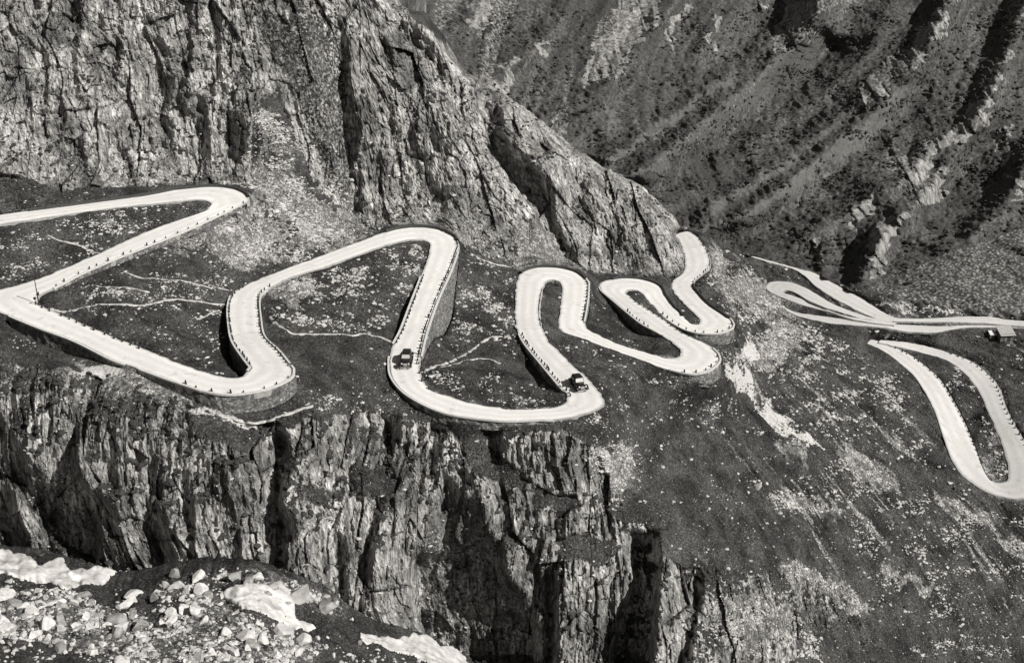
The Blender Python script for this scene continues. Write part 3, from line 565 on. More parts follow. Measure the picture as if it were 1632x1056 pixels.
rib([(1560,-120),(1480,80),(1400,170),(1300,250),(1190,340),(1090,372)], 38, 1.2)
rib([(1720,-160),(1625,30),(1590,130),(1540,210),(1480,300),(1410,370),(1370,450)], 30, 1.2)
rib([(1120,-80),(1050,30),(985,120),(920,170),(850,200)], 26, .8); rib([(960,-80),(880,50),(800,120)], 24, .8); rib([(800,-60),(760,20),(720,60)], 20, .8)
rib([(1240,60),(1120,150),(1030,215),(960,260)], 18, .7); rib([(1420,120),(1330,190),(1240,260),(1130,330)], 20, .6); rib([(1520,200),(1440,290),(1340,340),(1250,400)], 20, .6)
rib([(1760,60),(1640,250),(1600,330),(1540,380)], 26, 1.); rib([(1450,-60),(1380,90),(1250,190),(1140,270)], 16, .5); rib([(1320,380),(1310,440)], 14, 1.)
for p in ([(985,0),(1050,0),(1040,40),(1005,75),(985,105),(955,130),(935,142),(922,132),(940,100),(965,60)],[(800,100),(832,85),(826,110),(815,142),(792,142),(790,125)],[(862,60),(880,58),(872,92),(850,92)],[(745,10),(782,5),(772,50),(752,58)],[(1128,20),(1140,20),(1146,60),(1134,88)],[(1250,0),(1305,0),(1285,50),(1262,60),(1245,82),(1238,50)],[(1090,0),(1108,0),(1080,50),(1065,80),(1062,50)],[(1210,0),(1222,0),(1215,30)],
          [(1585,120),(1612,60),(1600,120),(1580,180),(1545,210),(1545,225),(1528,240),(1505,245),(1485,262),(1478,232),(1515,190),(1560,165)],[(1458,245),(1490,262),(1505,290),(1495,310),(1470,330),(1455,300),(1440,262)],[(1400,345),(1440,332),(1432,385),(1405,430),(1388,440),(1382,400)],[(1590,200),(1600,200),(1610,260),(1625,320),(1612,320),(1600,270)],[(1300,380),(1312,370),(1310,420),(1298,425)],[(1440,90),(1500,20),(1520,20),(1460,110)],[(1360,180),(1410,85),(1470,88),(1440,110),(1400,150)],[(1350,330),(1400,300),(1380,350),(1360,400)]): fill(fo, p, 1.)
fill(fg, [(1380,462),(1440,430),(1540,395),(1640,362),(1900,330),(1900,560),(1380,560)], 1.0); fill(fg, [(1180,135),(1230,110),(1290,70),(1180,190),(1080,260),(1000,300),(990,290)], .35); fill(fg, [(1480,505),(1540,505),(1500,440),(1460,450)], .3, 'max')
fr = blur(fr, 5); relB = np.cumsum(-fr, axis=1)*.62; relB = relB-blur(relB, 60, .3); relB = -blur(relB, 3, 6)
fo = blur(fo, 2.5); fg = blur(fg, 8)
wBu = fbm(PB0/9., 4, 195)*16; wBv = fbm(PB0/9., 4, 197)*14
ro = np.clip(sample(fo, BU+wBu, BV+wBv)*(1.15+.7*fbm(PB0/5., 3, 198)), 0, 1); rg = sample(fg, BU, BV)
cs, sn = .62, .78
Ss = (PB0[..., 0]*.8+PB0[..., 2]*.75); Tt = (PB0[..., 0]*.45-PB0[..., 2]*1.05+PB0[..., 1]*.15)
str_ = np.stack([Ss/70., Tt/15., Ss*0+3.3], -1)
nB = fbm(str_, 3, 140)
bf1, be1 = facets(PB0[..., 0]/8+PB0[..., 2]/30, PB0[..., 2]/22, 5); bf2, be2 = facets(PB0[..., 0]/3.2, PB0[..., 2]/8, 9)
rocknat = np.clip((fbm(np.stack([Ss/60., Tt/14., Ss*0+9], -1), 3, 160)-.45)*3.0, 0, 1)*(BV < 330)
ro2 = np.clip(ro+rocknat*.45, 0, 1)
fineB = np.abs(fbm(np.stack([Ss/60., Tt/7., Ss*0+5], -1), 3, 151))
offB = sample(relB, BU, BV)*1.0-np.abs(nB)*4.5+fbm(str_*2.7, 3, 147)*2.2-fineB*3.2+ro2*(bf1*2.6+bf2*1.1)
PBm = at_d(BU, BV, dB+offB)
bush = np.clip(1-facets(PB0[..., 0]/3.4+.3*PB0[..., 1]/3.4, (PB0[..., 1]*.5+PB0[..., 2])/3.6, 77)[1]*0, 0, 1)
b1 = fbm(PB0/3.6, 3, 170); PBm[..., 2] += np.maximum(b1, -.25)*1.25*(1-.8*ro2)*(1-.5*rg)+fbm(PB0/1.5, 2, 175)*.35
lg = raster()
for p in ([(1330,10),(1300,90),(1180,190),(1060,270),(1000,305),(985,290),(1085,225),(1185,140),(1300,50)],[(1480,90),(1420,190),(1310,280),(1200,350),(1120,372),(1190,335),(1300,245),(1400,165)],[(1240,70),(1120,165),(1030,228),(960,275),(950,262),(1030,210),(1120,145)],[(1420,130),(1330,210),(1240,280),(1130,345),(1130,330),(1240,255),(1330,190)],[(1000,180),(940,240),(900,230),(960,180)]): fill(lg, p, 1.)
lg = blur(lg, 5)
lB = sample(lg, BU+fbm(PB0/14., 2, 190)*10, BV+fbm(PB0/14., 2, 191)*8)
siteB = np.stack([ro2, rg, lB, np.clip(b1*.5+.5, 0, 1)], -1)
def far_mat():
    s = N('far_heath_slope', .95); at = s.new('ShaderNodeAttribute'); at.attribute_name = 'site'; sep = s.new('ShaderNodeSeparateColor'); s.l(at.outputs['Color'], sep.inputs[0]); R, G_, B_ = sep.outputs
    fine = s.noise(.55, 8, .75); big = s.noise(.03, 4); 
    def dot(vx):
        d_ = s.new('ShaderNodeVectorMath'); d_.operation = 'DOT_PRODUCT'; s.l(s.co, d_.inputs[0]); d_.inputs[1].default_value = vx; return d_.outputs['Value']
    cb = s.new('ShaderNodeCombineXYZ'); s.l(dot((.014, 0, .013)), cb.inputs[0]); s.l(dot((.45*.16, .15*.16, -1.05*.16)), cb.inputs[1]); sn_ = s.noise(1., 7, .7, cb.outputs[0])
    gcol = s.mix(s.ramp(fine, [(.40, (0, 0, 0, 1)), (.6, (1, 1, 1, 1))]), .036, s.ramp(sn_, [(.35, .06), (.62, .25)])); gcol = s.mix(s.ramp(big, [(.4, (0, 0, 0, 1)), (.6, (.5, .5, .5, 1))]), gcol, .06)
    sp_ = s.ramp(s.vor(.35), [(.0, (1, 1, 1, 1)), (.10, (1, 1, 1, 1)), (.16, (0, 0, 0, 1))]); gcol = s.mix(s.mth('MULTIPLY', sp_, s.ramp(s.noise(.07, 4), [(.52, (0, 0, 0, 1)), (.62, (.7, .7, .7, 1))])), gcol, .36)
    rc = s.ramp(s.noise(.4, 8, .72, s.map(1, 1, .4)), [(.36, .07), (.50, .26), (.64, .50)])
    gap = s.ramp(s.vor(.8), [(.15, (1, 1, 1, 1)), (.55, (0, 0, 0, 1))]); gc = s.mix(gap, .08, .50); gc = s.mix(s.ramp(s.noise(.3, 5, .7), [(.50, (0, 0, 0, 1)), (.62, (.8, .8, .8, 1))]), gc, .06)
    j = s.mth('MULTIPLY', s.mth('SUBTRACT', fine, .5), 2.2)
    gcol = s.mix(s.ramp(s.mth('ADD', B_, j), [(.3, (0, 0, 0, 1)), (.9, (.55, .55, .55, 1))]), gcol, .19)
    c_ = s.mix(s.ramp(s.mth('ADD', G_, j), [(.3, (0, 0, 0, 1)), (.6, (1, 1, 1, 1))]), gcol, gc); c_ = s.mix(s.ramp(s.mth('ADD', R, j), [(.4, (0, 0, 0, 1)), (.6, (1, 1, 1, 1))]), c_, rc)
    s.col(c_); s.bump(s.noise(.9, 8, .75), 1.2, .8); return s.m
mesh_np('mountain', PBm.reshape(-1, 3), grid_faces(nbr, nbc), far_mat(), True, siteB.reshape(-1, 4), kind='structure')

# ------------------------------------------------------------------ near boulder slope, lower left
CT = np.array([(-260,868),(0,884),(60,893),(110,905),(180,929),(215,924),(250,914),(320,903),(380,905),(430,917),(470,932),(520,956),(555,984),(600,1005),(660,1020),(700,1040),(745,1062),(800,1105),(900,1200),(1000,1300)], float)
CYt = np.array([(-260,149),(0,150),(200,146),(400,142),(560,146),(745,152),(1000,150)], float)
ncc, ncr = 800, 300
cu = np.linspace(-240, 960, ncc); ct = np.interp(cu, CT[:, 0], CT[:, 1]); ct = ct+vnoise(np.stack([cu/8., cu*0, cu*0+2], -1), 9)*2.2
cyt = np.interp(cu, CYt[:, 0], CYt[:, 1]); y56 = np.interp(cu, [-240, 0, 400, 650, 960], [108, 112, 118, 138, 150])
t = np.linspace(0, 1, ncr)[:, None]; CUg = np.broadcast_to(cu[None], (ncr, ncc)); CVg = ct[None]*(1-t)+1290*t
it_ = 1/cyt; ib_ = 1/y56; k_ = (CVg-ct[None])/np.maximum(1056-ct[None], 25); k_ = np.minimum(k_, 3.0)
inv = it_[None]+(ib_-it_)[None]*k_
PC = at_y(CUg, CVg, 1/np.minimum(inv, 1/70.))
lump = fbm(PC/5., 3, 210)*.55+fbm(PC/1.6, 3, 213)*.25+fbm(PC/.6, 2, 216)*.10
e_ = np.clip(1-(CVg-ct[None])/14., 0, 1); PC[..., 2] += lump*(1-.6*e_); PC[..., 1] += e_**2*2.5
gC = raster()
for p in ([(0,935),(120,945),(240,985),(300,1060),(0,1060),(-240,1060),(-240,930)],[(250,940),(330,930),(420,1000),(560,1030),(600,1060),(280,1060)],[(300,905),(420,915),(540,965),(560,990),(480,960),(400,930)]): fill(gC, p, .6)
for p in ([(170,945),(300,955),(300,975),(230,975)],[(520,1010),(640,1040),(680,1060),(500,1060)],[(0,1010),(110,1030),(200,1060),(-50,1060)]): fill(gC, p, .1)
gC = blur(gC, 6); sc_ = np.stack([CUg*0, sample(gC, CUg, CVg), CUg*0, CUg*0], -1)
backC = []
for (dy, dz) in ((1.5, -1.5), (3, -5), (5, -14)):
    r_ = PC[0].copy(); r_[:, 1] += dy; r_[:, 2] += dz; backC.append(r_)
PCf = np.concatenate([np.array(backC[::-1]), PC], 0); scf = np.concatenate([np.repeat(sc_[:1], 3, 0), sc_], 0)
mesh_np('boulder_slope_ground', PCf.reshape(-1, 3), grid_faces(ncr+3, ncc), M_ground, True, scf.reshape(-1, 4), kind='structure')
def on_near(u, v):
    u = np.asarray(u, float); v = np.asarray(v, float); x = np.clip((u-cu[0])/(cu[1]-cu[0]), 0, ncc-1.001); t_ = np.interp(u, cu, ct); y = np.clip((v-t_)/(1290-t_)*(ncr-1), 0, ncr-1.001)
    i_ = x.astype(int); j_ = y.astype(int); a = (x-i_)[..., None]; b = (y-j_)[..., None]
    return (PC[j_, i_]*(1-a)+PC[j_, i_+1]*a)*(1-b)+(PC[j_+1, i_]*(1-a)+PC[j_+1, i_+1]*a)*b
# ------------------------------------------------------------------ roads
def tag(o, label=None, cat=None, group=None, kind=None):
    if label: o['label'] = label
    if cat: o['category'] = cat
    if group: o['group'] = group
    if kind: o['kind'] = kind
    return o
def road_mesh(name, A, B, skd=1.1):
    n_ = len(A); nc_ = 11; f = np.linspace(0, 1, nc_)
    wob = vnoise(np.stack([A[:, 0]/1.3, A[:, 1]/1.3, A[:, 0]*0], -1), 31)*.22+np.abs(vnoise(A*2.1, 35))*.12; wob2 = vnoise(np.stack([B[:, 0]/1.3, B[:, 1]/1.3, A[:, 0]*0+5], -1), 33)*.22+np.abs(vnoise(B*2.1, 36))*.12
    d = (B-A)/np.linalg.norm(B-A, axis=1)[:, None]
    A2 = A-d*(wob)[:, None]; B2 = B+d*(wob2)[:, None]
    rows = [A2[:, None]*(1-f)[None, :, None]+B2[:, None]*f[None, :, None]][0]
    rows = rows.copy(); rows[..., 2] += .07*np.sin(np.pi*f)[None]
    sk = rows[:, :1].copy(); sk[..., 2] -= skd; sk2 = rows[:, -1:].copy(); sk2[..., 2] -= skd
    V = np.concatenate([sk, rows, sk2], 1); at = np.zeros(V.shape[:2]+(4,)); e = np.abs(f*2-1); at[:, 1:-1, 0] = e[None]**4; at[:, 0, 0] = at[:, -1, 0] = 1
    at[:, 1:-1, 1] = (np.exp(-((f-.33)/.10)**2)+np.exp(-((f-.67)/.10)**2))[None]
    fa = grid_faces(n_, nc_+2)
    o = mesh_np(name, V.reshape(-1, 3), fa, M_road, False, at.reshape(-1, 4), kind='structure')
    return o
def split_run(A, B, k):    # refine along the length
    n_ = len(A); s = np.linspace(0, n_-1, (n_-1)*k+1)
    f = lambda X_: np.stack([np.interp(s, np.arange(n_), X_[:, c_]) for c_ in range(3)], -1)
    return f(A), f(B)
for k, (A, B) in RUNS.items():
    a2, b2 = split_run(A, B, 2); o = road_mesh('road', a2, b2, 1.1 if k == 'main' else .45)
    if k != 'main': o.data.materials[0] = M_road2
    # faces must look up
    me = o.data; nzv = np.zeros(len(me.polygons)*3, np.float32); me.polygons.foreach_get('normal', nzv)
    if nzv.reshape(-1, 3)[:, 2].sum() < 0: me.flip_normals()

# ------------------------------------------------------------------ retaining walls with their coping
for wi, w in enumerate(WALLS):
    e, ft, out, h = wall_geo(w); n_ = len(e); s = np.linspace(0, n_-1, (n_-1)*3+1); ar = np.arange(n_)
    I = lambda X_: np.stack([np.interp(s, ar, X_[:, c_]) for c_ in range(3)], -1)
    e, ft, out = I(e), I(ft), I(out); h = np.interp(s, ar, h); m_ = len(e)
    ft = ft.copy(); ft[:, 2] -= .9; ft[:, :2] += out[:, :2]*.1
    rows = []
    for q in np.linspace(0, 1, 9):
        r_ = e*(1-q)+ft*q; r_ = r_+out*(.04+(vnoise(r_*1.3, 61)*.13+vnoise(r_*3.1, 62)*.07)[:, None]); rows.append(r_)
    rows = np.array(rows); inner = e-out*.35; ibot = inner.copy(); ibot[:, 2] -= 1.
    top_in = inner.copy(); top_in[:, 2] += .03; topo = rows[0].copy(); topo[:, 2] += .03
    V = np.concatenate([ibot[None], top_in[None], topo[None], rows[1:]], 0)
    root = bpy.data.objects.new('retaining_wall', None); COL.objects.link(root); root.location = Vector(e[m_//2]); tag(root, w[6], 'wall')
    V = V-e[m_//2]
    fa = grid_faces(V.shape[0], m_)
    o = mesh_np('masonry', V.reshape(-1, 3), fa, M_wall, False, None, root)
    # coping strip: box section 0.38 wide, 0.14 high
    a_ = e-out*.12; b_ = e+out*.26; sec = []
    for P_, dz in ((a_, .02), (a_, .17), (b_, .17), (b_, -.12)):
        q = P_.copy(); q[:, 2] += dz; sec.append(q)
    V = np.array(sec)-e[m_//2]; mesh_np('coping', V.reshape(-1, 3), grid_faces(4, m_), M_cope, False, None, root)

# ------------------------------------------------------------------ low dark parapets on the outside of the bends
M_par = simple('dark_parapet_stone', .03, .09, 4., .95, .03)
for (i0, i1, side, lab) in ((i(0,.55)[0], i(1,0,.95)[1], 'A', 'low dark parapet round the top left hairpin at the foot of the great wall'), (i(8,.1)[0], i(8,0,.95)[1], 'A', 'low dark parapet round the top of the hairpin above the upper car'), (i(14,.1)[0], i(14,0,.95)[1], 'A', 'low dark parapet round the top of the tall narrow hairpin'), (i(19,.35)[0], i(20,0,.9)[1], 'A', 'low dark parapet along the top of the banana shaped hairpin'), (i(22,.1)[0], i(22,0,.9)[1], 'B', 'low dark parapet on the right edge above the rightmost hairpin')):
    e, o_ = (RA, RB) if side == 'A' else (RB, RA); e = e[i0:i1+1]; o_ = o_[i0:i1+1]; inn = (o_-e)/np.linalg.norm(o_-e, axis=1)[:, None]; n_ = len(e); s = np.linspace(0, n_-1, (n_-1)*4+1); ar = np.arange(n_)
    I = lambda X_: np.stack([np.interp(s, ar, X_[:, c_]) for c_ in range(3)], -1)
    e, inn = I(e), I(inn); q = vnoise(e*.8, 71)[:, None]*.05; sec = []
    for k, dz in ((.42, -.1), (.40, .5), (.30, .56), (.05, .56), (-.02, .5), (-.05, -.8)):
        P_ = e+inn*(k+q); P_[:, 2] += dz+(vnoise(e*1.7, 72)*.07 if dz > 0 else 0); sec.append(P_)
    tag(mesh_np('parapet', np.array(sec).reshape(-1, 3), grid_faces(6, len(e)), M_par, False), lab, 'parapet')
# ------------------------------------------------------------------ guard stones
def post_mesh(var):
    bm = bmesh.new(); rr_ = random.Random(var); n_ = 8; prev = None
    prof = [(0, .21), (.25, .20), (.55, .17), (.78, .15), (.88, .10), (.92, .03)]; rings = []
    for z, r in prof: rings.append([bm.verts.new((math.cos(a*math.tau/n_)*r*(1+rr_.uniform(-.06, .06)), math.sin(a*math.tau/n_)*r*(1+rr_.uniform(-.06, .06)), z-.12+rr_.uniform(-.01, .01))) for a in range(n_)])
    for a, b in zip(rings[:-1], rings[1:]):
        for k in range(n_): bm.faces.new((a[k], a[(k+1) % n_], b[(k+1) % n_], b[k]))
    bm.faces.new(rings[-1]); me = bpy.data.meshes.new('guard_stone'); bm.to_mesh(me); bm.free(); me.materials.append(M_post); return me
POSTM = [post_mesh(k) for k in range(5)]
def posts(i0, i1, side, gap, label, group, inset=.38, run_='main', sz=1.):
    A, B = RUNS[run_]; e, o_ = (A, B) if side == 'A' else (B, A); e = e[i0:i1+1]; o_ = o_[i0:i1+1]
    Ls = np.r_[0, np.cumsum(np.linalg.norm(np.diff(e, axis=0), axis=1))]; inn = (o_-e)/np.linalg.norm(o_-e, axis=1)[:, None]
    for s in np.arange(gap*.3, Ls[-1], gap):
        s = s+random.uniform(-.22, .22)*gap; p = [np.interp(s, Ls, e[:, c_]) for c_ in range(3)]; q = [np.interp(s, Ls, inn[:, c_]) for c_ in range(3)]
        o = bpy.data.objects.new('guard_stone', random.choice(POSTM)); COL.objects.link(o)
        o.location = (p[0]+q[0]*inset, p[1]+q[1]*inset, p[2]+.02); o.rotation_euler = (random.uniform(-.13, .13), random.uniform(-.13, .13), random.uniform(0, 6)); k = .84*sz*random.uniform(.65, 1.1); o.scale = (k, k, k*random.uniform(.85, 1.1)); tag(o, label, 'guard stone', group)
posts(*i(2,0,1), 'A', 2.45, 'short dark guard stone edging the road slanting down from the top left hairpin', 'guard stones below the top left hairpin')
posts(i(3,.3)[0], i(4,0,.6)[1], 'A', 2.1, 'short dark guard stone on the inner edge after the left hairpin', 'guard stones after the left hairpin')
posts(i(4,.9)[0], i(5,0,.95)[1], 'B', 2.6, 'short dark guard stone round the outside of the lower left hairpin', 'guard stones on the lower left hairpin')
posts(*i(6,.0,.85), 'A', 1.7, 'short dark guard stone beside the deep shadowed wall above the lower left hairpin', 'guard stones on the shadowed wall')
posts(*i(6,.0,.95), 'B', 1.5, 'short dark guard stone on the right edge of the road above the lower left hairpin', 'guard stones above the lower left hairpin', .5)
posts(i(8,.75)[0], i(9,0,.98)[1], 'A', 1.15, 'dark guard stone in the close row right of the straight behind the upper car', 'close set guard stones on the right of the steep straight', .55, 'main', 1.1)
posts(*i(9,.2,.85), 'B', 1.5, 'dark guard stone on the left of the steep straight behind the upper car', 'guard stones on the left of the steep straight', .5)
posts(i(9,.97)[0], i(10,0,.2)[1], 'A', 2.6, 'dark guard stone at the inside of the bend below the upper car', 'guard stones inside the bend below the upper car', .2)
posts(i(11,.9)[0], i(12,0,.9)[1], 'A', 1.5, 'dark guard stone on the left edge beside the lower car', 'guard stones beside the lower car', .55)
posts(*i(13,0,.9), 'B', 1.2, 'dark guard stone along the inner slot of the tall narrow hairpin', 'guard stones in the slot of the tall narrow hairpin', .3, 'main', .8)
posts(i(14,.85)[0], i(15,0,1)[1], 'A', 1.5, 'dark guard stone on the right flank of the tall narrow hairpin', 'guard stones on the right of the tall narrow hairpin', .5)
posts(i(17,.3)[0], i(17,1,1)[1], 'B', 2.4, 'dark guard stone round the lowest hairpin right of the cars', 'guard stones on the lowest hairpin', .6)
posts(*i(18,.45,.8), 'A', 1.7, 'dark guard stone on the left edge of the banana shaped hairpin', 'guard stones on the left of the banana shaped hairpin', .4)
posts(i(18,.3)[0], i(18,1,1)[1], 'B', 2.1, 'dark guard stone between the two close lanes of the banana shaped hairpin', 'guard stones between the close lanes', .3)
posts(i(20,.5)[0], i(21,0,1)[1], 'B', 2.3, 'dark guard stone round the rightmost hairpin under the rock spur', 'guard stones on the rightmost hairpin', .5)
posts(i(22,.75)[0], i(23,0,.62)[1], 'B', 2.0, 'dark guard stone on the outer edge of the road that rounds the rock spur', 'guard stones where the road rounds the spur', .5)
posts(10, 100, 'A', 1.7, 'small dark guard stone inside the near leg of the valley loop', 'guard stones on the near leg of the valley loop', 1.1, 'valley', 1.15)
posts(132, 205, 'B', 1.9, 'small dark guard stone outside the far leg of the valley loop', 'guard stones on the far leg of the valley loop', .7, 'valley', 1.15)

# ------------------------------------------------------------------ footpaths
def ribbon(name, pts, w_, mat, f=on_ground, lift=.05, kind='structure', n_=None):
    L_ = sum(math.dist(a, b) for a, b in zip(pts[:-1], pts[1:])); n_ = n_ or max(12, int(L_/2)); c_ = cr(pts, n_); Pm = f(c_[:, 0], c_[:, 1])
    k = 5; Pm = np.stack([np.convolve(np.pad(Pm[:, q], (k//2, k//2), mode='edge'), np.ones(k)/k, 'valid') for q in range(3)], -1)
    d = np.gradient(Pm, axis=0); d[:, 2] = 0; d /= np.linalg.norm(d, axis=1)[:, None]+1e-9; sd = np.stack([-d[:, 1], d[:, 0], d[:, 0]*0], -1)
    ww = (w_*(1+.75*vnoise(np.stack([Pm[:, 0]/.9, Pm[:, 1]/.9, Pm[:, 0]*0], -1), 81)))[:, None]/2; rows = np.array([Pm-sd*ww, Pm-sd*ww*.5, Pm, Pm+sd*ww*.5, Pm+sd*ww])
    rows[1:4, :, 2] += lift; rows[0, :, 2] -= .10; rows[4, :, 2] -= .10; rows = rows[::-1]
    return mesh_np(name, rows.reshape(-1, 3), grid_faces(5, n_), mat, True, None, kind=kind)
for pts, w_ in (([(80,489),(100,494),(130,491),(160,488),(200,489),(240,485),(262,478),(300,480),(340,483),(362,486)],.8),([(145,452),(170,455),(215,462),(240,467)],.5),([(200,435),(240,443),(290,450),(330,457),(366,462)],.55),([(430,500),(440,515),(460,527),(500,532),(560,533),(600,537),(626,546)],.75),
               ([(676,588),(700,580),(730,568),(760,550),(785,538),(802,536)],.8),([(345,656),(365,665),(395,672),(420,671),(450,662),(470,655),(500,647)],.9),([(738,394),(752,403),(775,414),(800,421),(816,424)],.6),([(75,376),(100,384),(140,395),(160,403)],.5),([(310,510),(330,505),(350,493)],.5),([(1205,560),(1190,575),(1180,590)],.7),([(700,584),(740,575),(770,570),(800,578)],.4)):
    ribbon('path', pts, w_, M_path)

# ------------------------------------------------------------------ snow
def blob(name, pts, mat, f, lift, label, cat):
    p = np.array(pts, float); x0, y0 = p.min(0); x1, y1 = p.max(0); nx = int((x1-x0)/1.6)+2; ny = int((y1-y0)/1.1)+2
    m = raster(); fill(m, pts, 1.); m = blur(m, 1.8); X_, Y_ = np.meshgrid(np.linspace(x0-4, x1+4, nx), np.linspace(y0-4, y1+4, ny)); Pm = f(X_, Y_)
    mv = sample(m, X_, Y_)+vnoise(np.stack([X_/5., Y_/4., X_*0], -1), 88)*.22; 
    Pm = Pm.copy(); Pm[..., 2] += np.clip((mv-.42)*1.6, -.6, .55)*lift*1.2
    fa = grid_faces(ny, nx); ok_ = (mv > .25).ravel(); fa = fa[ok_[fa].all(1)]
    us = np.unique(fa); mp = np.zeros(nx*ny, int); mp[us] = np.arange(len(us))
    o = mesh_np(name, Pm.reshape(-1, 3)[us], mp[fa], mat, True); return tag(o, label, cat)
blob('snow_patch', [(-60,878),(0,887),(40,893),(62,905),(88,900),(110,912),(150,918),(182,926),(160,934),(120,934),(104,938),(80,926),(40,921),(0,917),(-60,915)], M_snow, on_near, .6, 'long white snow patch at the foot of the cliff on the left border', 'snow patch')
blob('snow_patch', [(352,944),(372,935),(400,932),(425,935),(446,930),(462,945),(470,962),(470,980),(490,990),(506,998),(490,1002),(470,998),(452,990),(440,985),(424,984),(405,976),(385,972),(370,962)], M_snow, on_near, .6, 'broad white snow patch among the boulders under the cliff', 'snow patch')
blob('snow_patch', [(572,1008),(590,1012),(620,1018),(660,1022),(684,1030),(700,1042),(720,1048),(748,1066),(760,1080),(700,1075),(680,1052),(650,1040),(620,1034),(598,1026),(576,1020)], M_snow, on_near, .6, 'narrow white snow strip running under the shadowed cliff at the bottom', 'snow patch')
blob('snow_patch', [(255,922),(270,928),(290,924),(300,934),(280,938),(260,934)], M_snow, on_near, .4, 'small white snow remnant between two boulders at the cliff foot', 'snow patch')

# ------------------------------------------------------------------ boulders and loose stones
def rock_mesh(seed, sub=3):
    bm = bmesh.new(); bmesh.ops.create_icosphere(bm, subdivisions=sub, radius=1.); rr_ = random.Random(seed); pl = []
    for k in range(11):
        d = Vector((rr_.gauss(0, 1), rr_.gauss(0, 1), rr_.gauss(0, 1))).normalized(); pl.append((d, rr_.uniform(.38, .68)))
    for v in bm.verts:
        for d, h in pl:
            q = v.co.dot(d)
            if q > h: v.co -= d*(q-h)*.96
    for v in bm.verts: v.co *= 1+rr_.uniform(-.02, .02)
    bmesh.ops.scale(bm, vec=(1.25, 1., .78), verts=bm.verts); me = bpy.data.meshes.new('boulder'); bm.to_mesh(me); bm.free(); me.materials.append(M_rock); return me
ROCKM = [rock_mesh(s) for s in range(12)]
M_rock2 = simple('grey_boulder_granite', .16, .46, 1.2, .9, .10, 8)
for q in (1, 4, 7, 9, 11): ROCKM[q].materials[0] = M_rock2
def boulder(u, v, px, f, label, group=None, k=None, rot=None, sx=1.):
    P_ = f(u, v); d = proj(P_)[2]; r = px/2*d/F/1.05; o = bpy.data.objects.new('boulder', ROCKM[random.randrange(12) if k is None else k]); COL.objects.link(o)
    o.location = (P_[0], P_[1], P_[2]+r*.22); o.rotation_euler = rot or (random.uniform(-.5, .5), random.uniform(-.5, .5), random.uniform(0, 6.3)); q = random.uniform(.85, 1.1); o.scale = (r*sx, r*q, r*random.uniform(.75, 1.)); tag(o, label, 'boulder', group)
for (u, v, px, lab) in ((450,1008,54,'largest flat pale slab among the boulders below the broad snow patch'),(481,1018,32,'pale angular boulder touching the right of the largest flat slab'),(466,1034,24,'small pale boulder just below the largest flat slab'),(92,962,32,'blocky pale boulder below the right end of the left snow patch'),(34,963,26,'rounded pale boulder below the snow patch near the left border'),(225,997,40,'tall pale boulder in the middle of the near boulder slope'),(271,981,28,'cube shaped pale boulder above the big slab field'),
    (313,978,28,'pointed pale boulder left of the broad snow patch'),(318,918,36,'tall light boulder leaning at the cliff foot'),(279,919,26,'light boulder left of the tall one at the cliff foot'),(478,958,46,'long rounded grey boulder right of the broad snow patch'),(520,974,50,'broad rounded grey boulder at the cliff foot right of the snow'),(430,975,15,'small dark boulder sitting in the broad snow patch'),(145,1046,26,'pale boulder at the bottom border on the left'),(335,1046,24,'pale boulder at the bottom border below the grass hollow'),(1208,777,22,'large dark mouthed boulder on the open grass slope right of centre')):
    boulder(u, v, px, on_ground if u > 1000 else on_near, lab)
cnt = 0
while cnt < 275:
    u = random.uniform(-40, 600); v = random.uniform(895, 1065); dn = float(sample(gC, u, v))
    if v < np.interp(u, CT[:, 0], CT[:, 1])+6 or random.random() > dn*1.8+.06: continue
    boulder(u, v, min(36, 9+random.expovariate(1/8.)), on_near, 'pale angular boulder on the near slope at the lower left', 'pale boulders scattered on the near slope'); cnt += 1
cnt = 0
while cnt < 55:
    u = random.uniform(0, 1600); v = random.uniform(340, 1000); dn = float(sample(dens, u, v))
    if float(sample(SMOOTHROAD, u, v)) > .02 or float(sample(rock, u, v)) > .4 or random.random() > dn*.8: continue
    boulder(u, v, random.uniform(6, 11), on_ground, 'pale stone lying on the turf between the hairpins', 'larger pale stones on the turf'); cnt += 1
ICO = bmesh.new(); bmesh.ops.create_icosphere(ICO, subdivisions=1, radius=1.); ICO.verts.ensure_lookup_table()
iv = np.array([v.co[:] for v in ICO.verts]); ifc = np.array([[v.index for v in f_.verts] for f_ in ICO.faces]); ICO.free()
def scatter(name, Pn, rad, mat, flat=.7, jit_=.28, wide=1.2):
    n_ = len(Pn); m_ = len(iv); V = np.broadcast_to(iv[None], (n_, m_, 3))*(1+RNG.uniform(-jit_, jit_, (n_, m_, 1))); V = V*np.stack([RNG.uniform(.8, wide, n_), RNG.uniform(.8, wide, n_), RNG.uniform(flat*.7, flat*1.2, n_)], -1)[:, None]
    a = RNG.uniform(0, 6.28, n_); ca, sa = np.cos(a)[:, None], np.sin(a)[:, None]; x = V[..., 0]*ca-V[..., 1]*sa; y = V[..., 0]*sa+V[..., 1]*ca; V = np.stack([x, y, V[..., 2]], -1)*rad[:, None, None]+Pn[:, None]
    fa = (ifc[None]+(np.arange(n_)*m_)[:, None, None]).reshape(-1, 3); return mesh_np(name, V.reshape(-1, 3), fa, mat, False, None)
def pick(n_, dmap, x0, x1, y0, y1, power=1.):
    U_ = []; V_ = []
    while len(U_) < n_:
        u = RNG.uniform(x0, x1, n_*2); v = RNG.uniform(y0, y1, n_*2); m = RNG.uniform(0, 1, n_*2) < sample(dmap, u, v)**power*(.04+2.2*np.clip(vnoise(np.stack([u/34., v/16., u*0], -1), 301)*.7+vnoise(np.stack([u/11., v/6., u*0], -1), 305)*.5+.12, 0, 1)**1.5); U_ += list(u[m]); V_ += list(v[m])
    return np.array(U_[:n_]), np.array(V_[:n_])
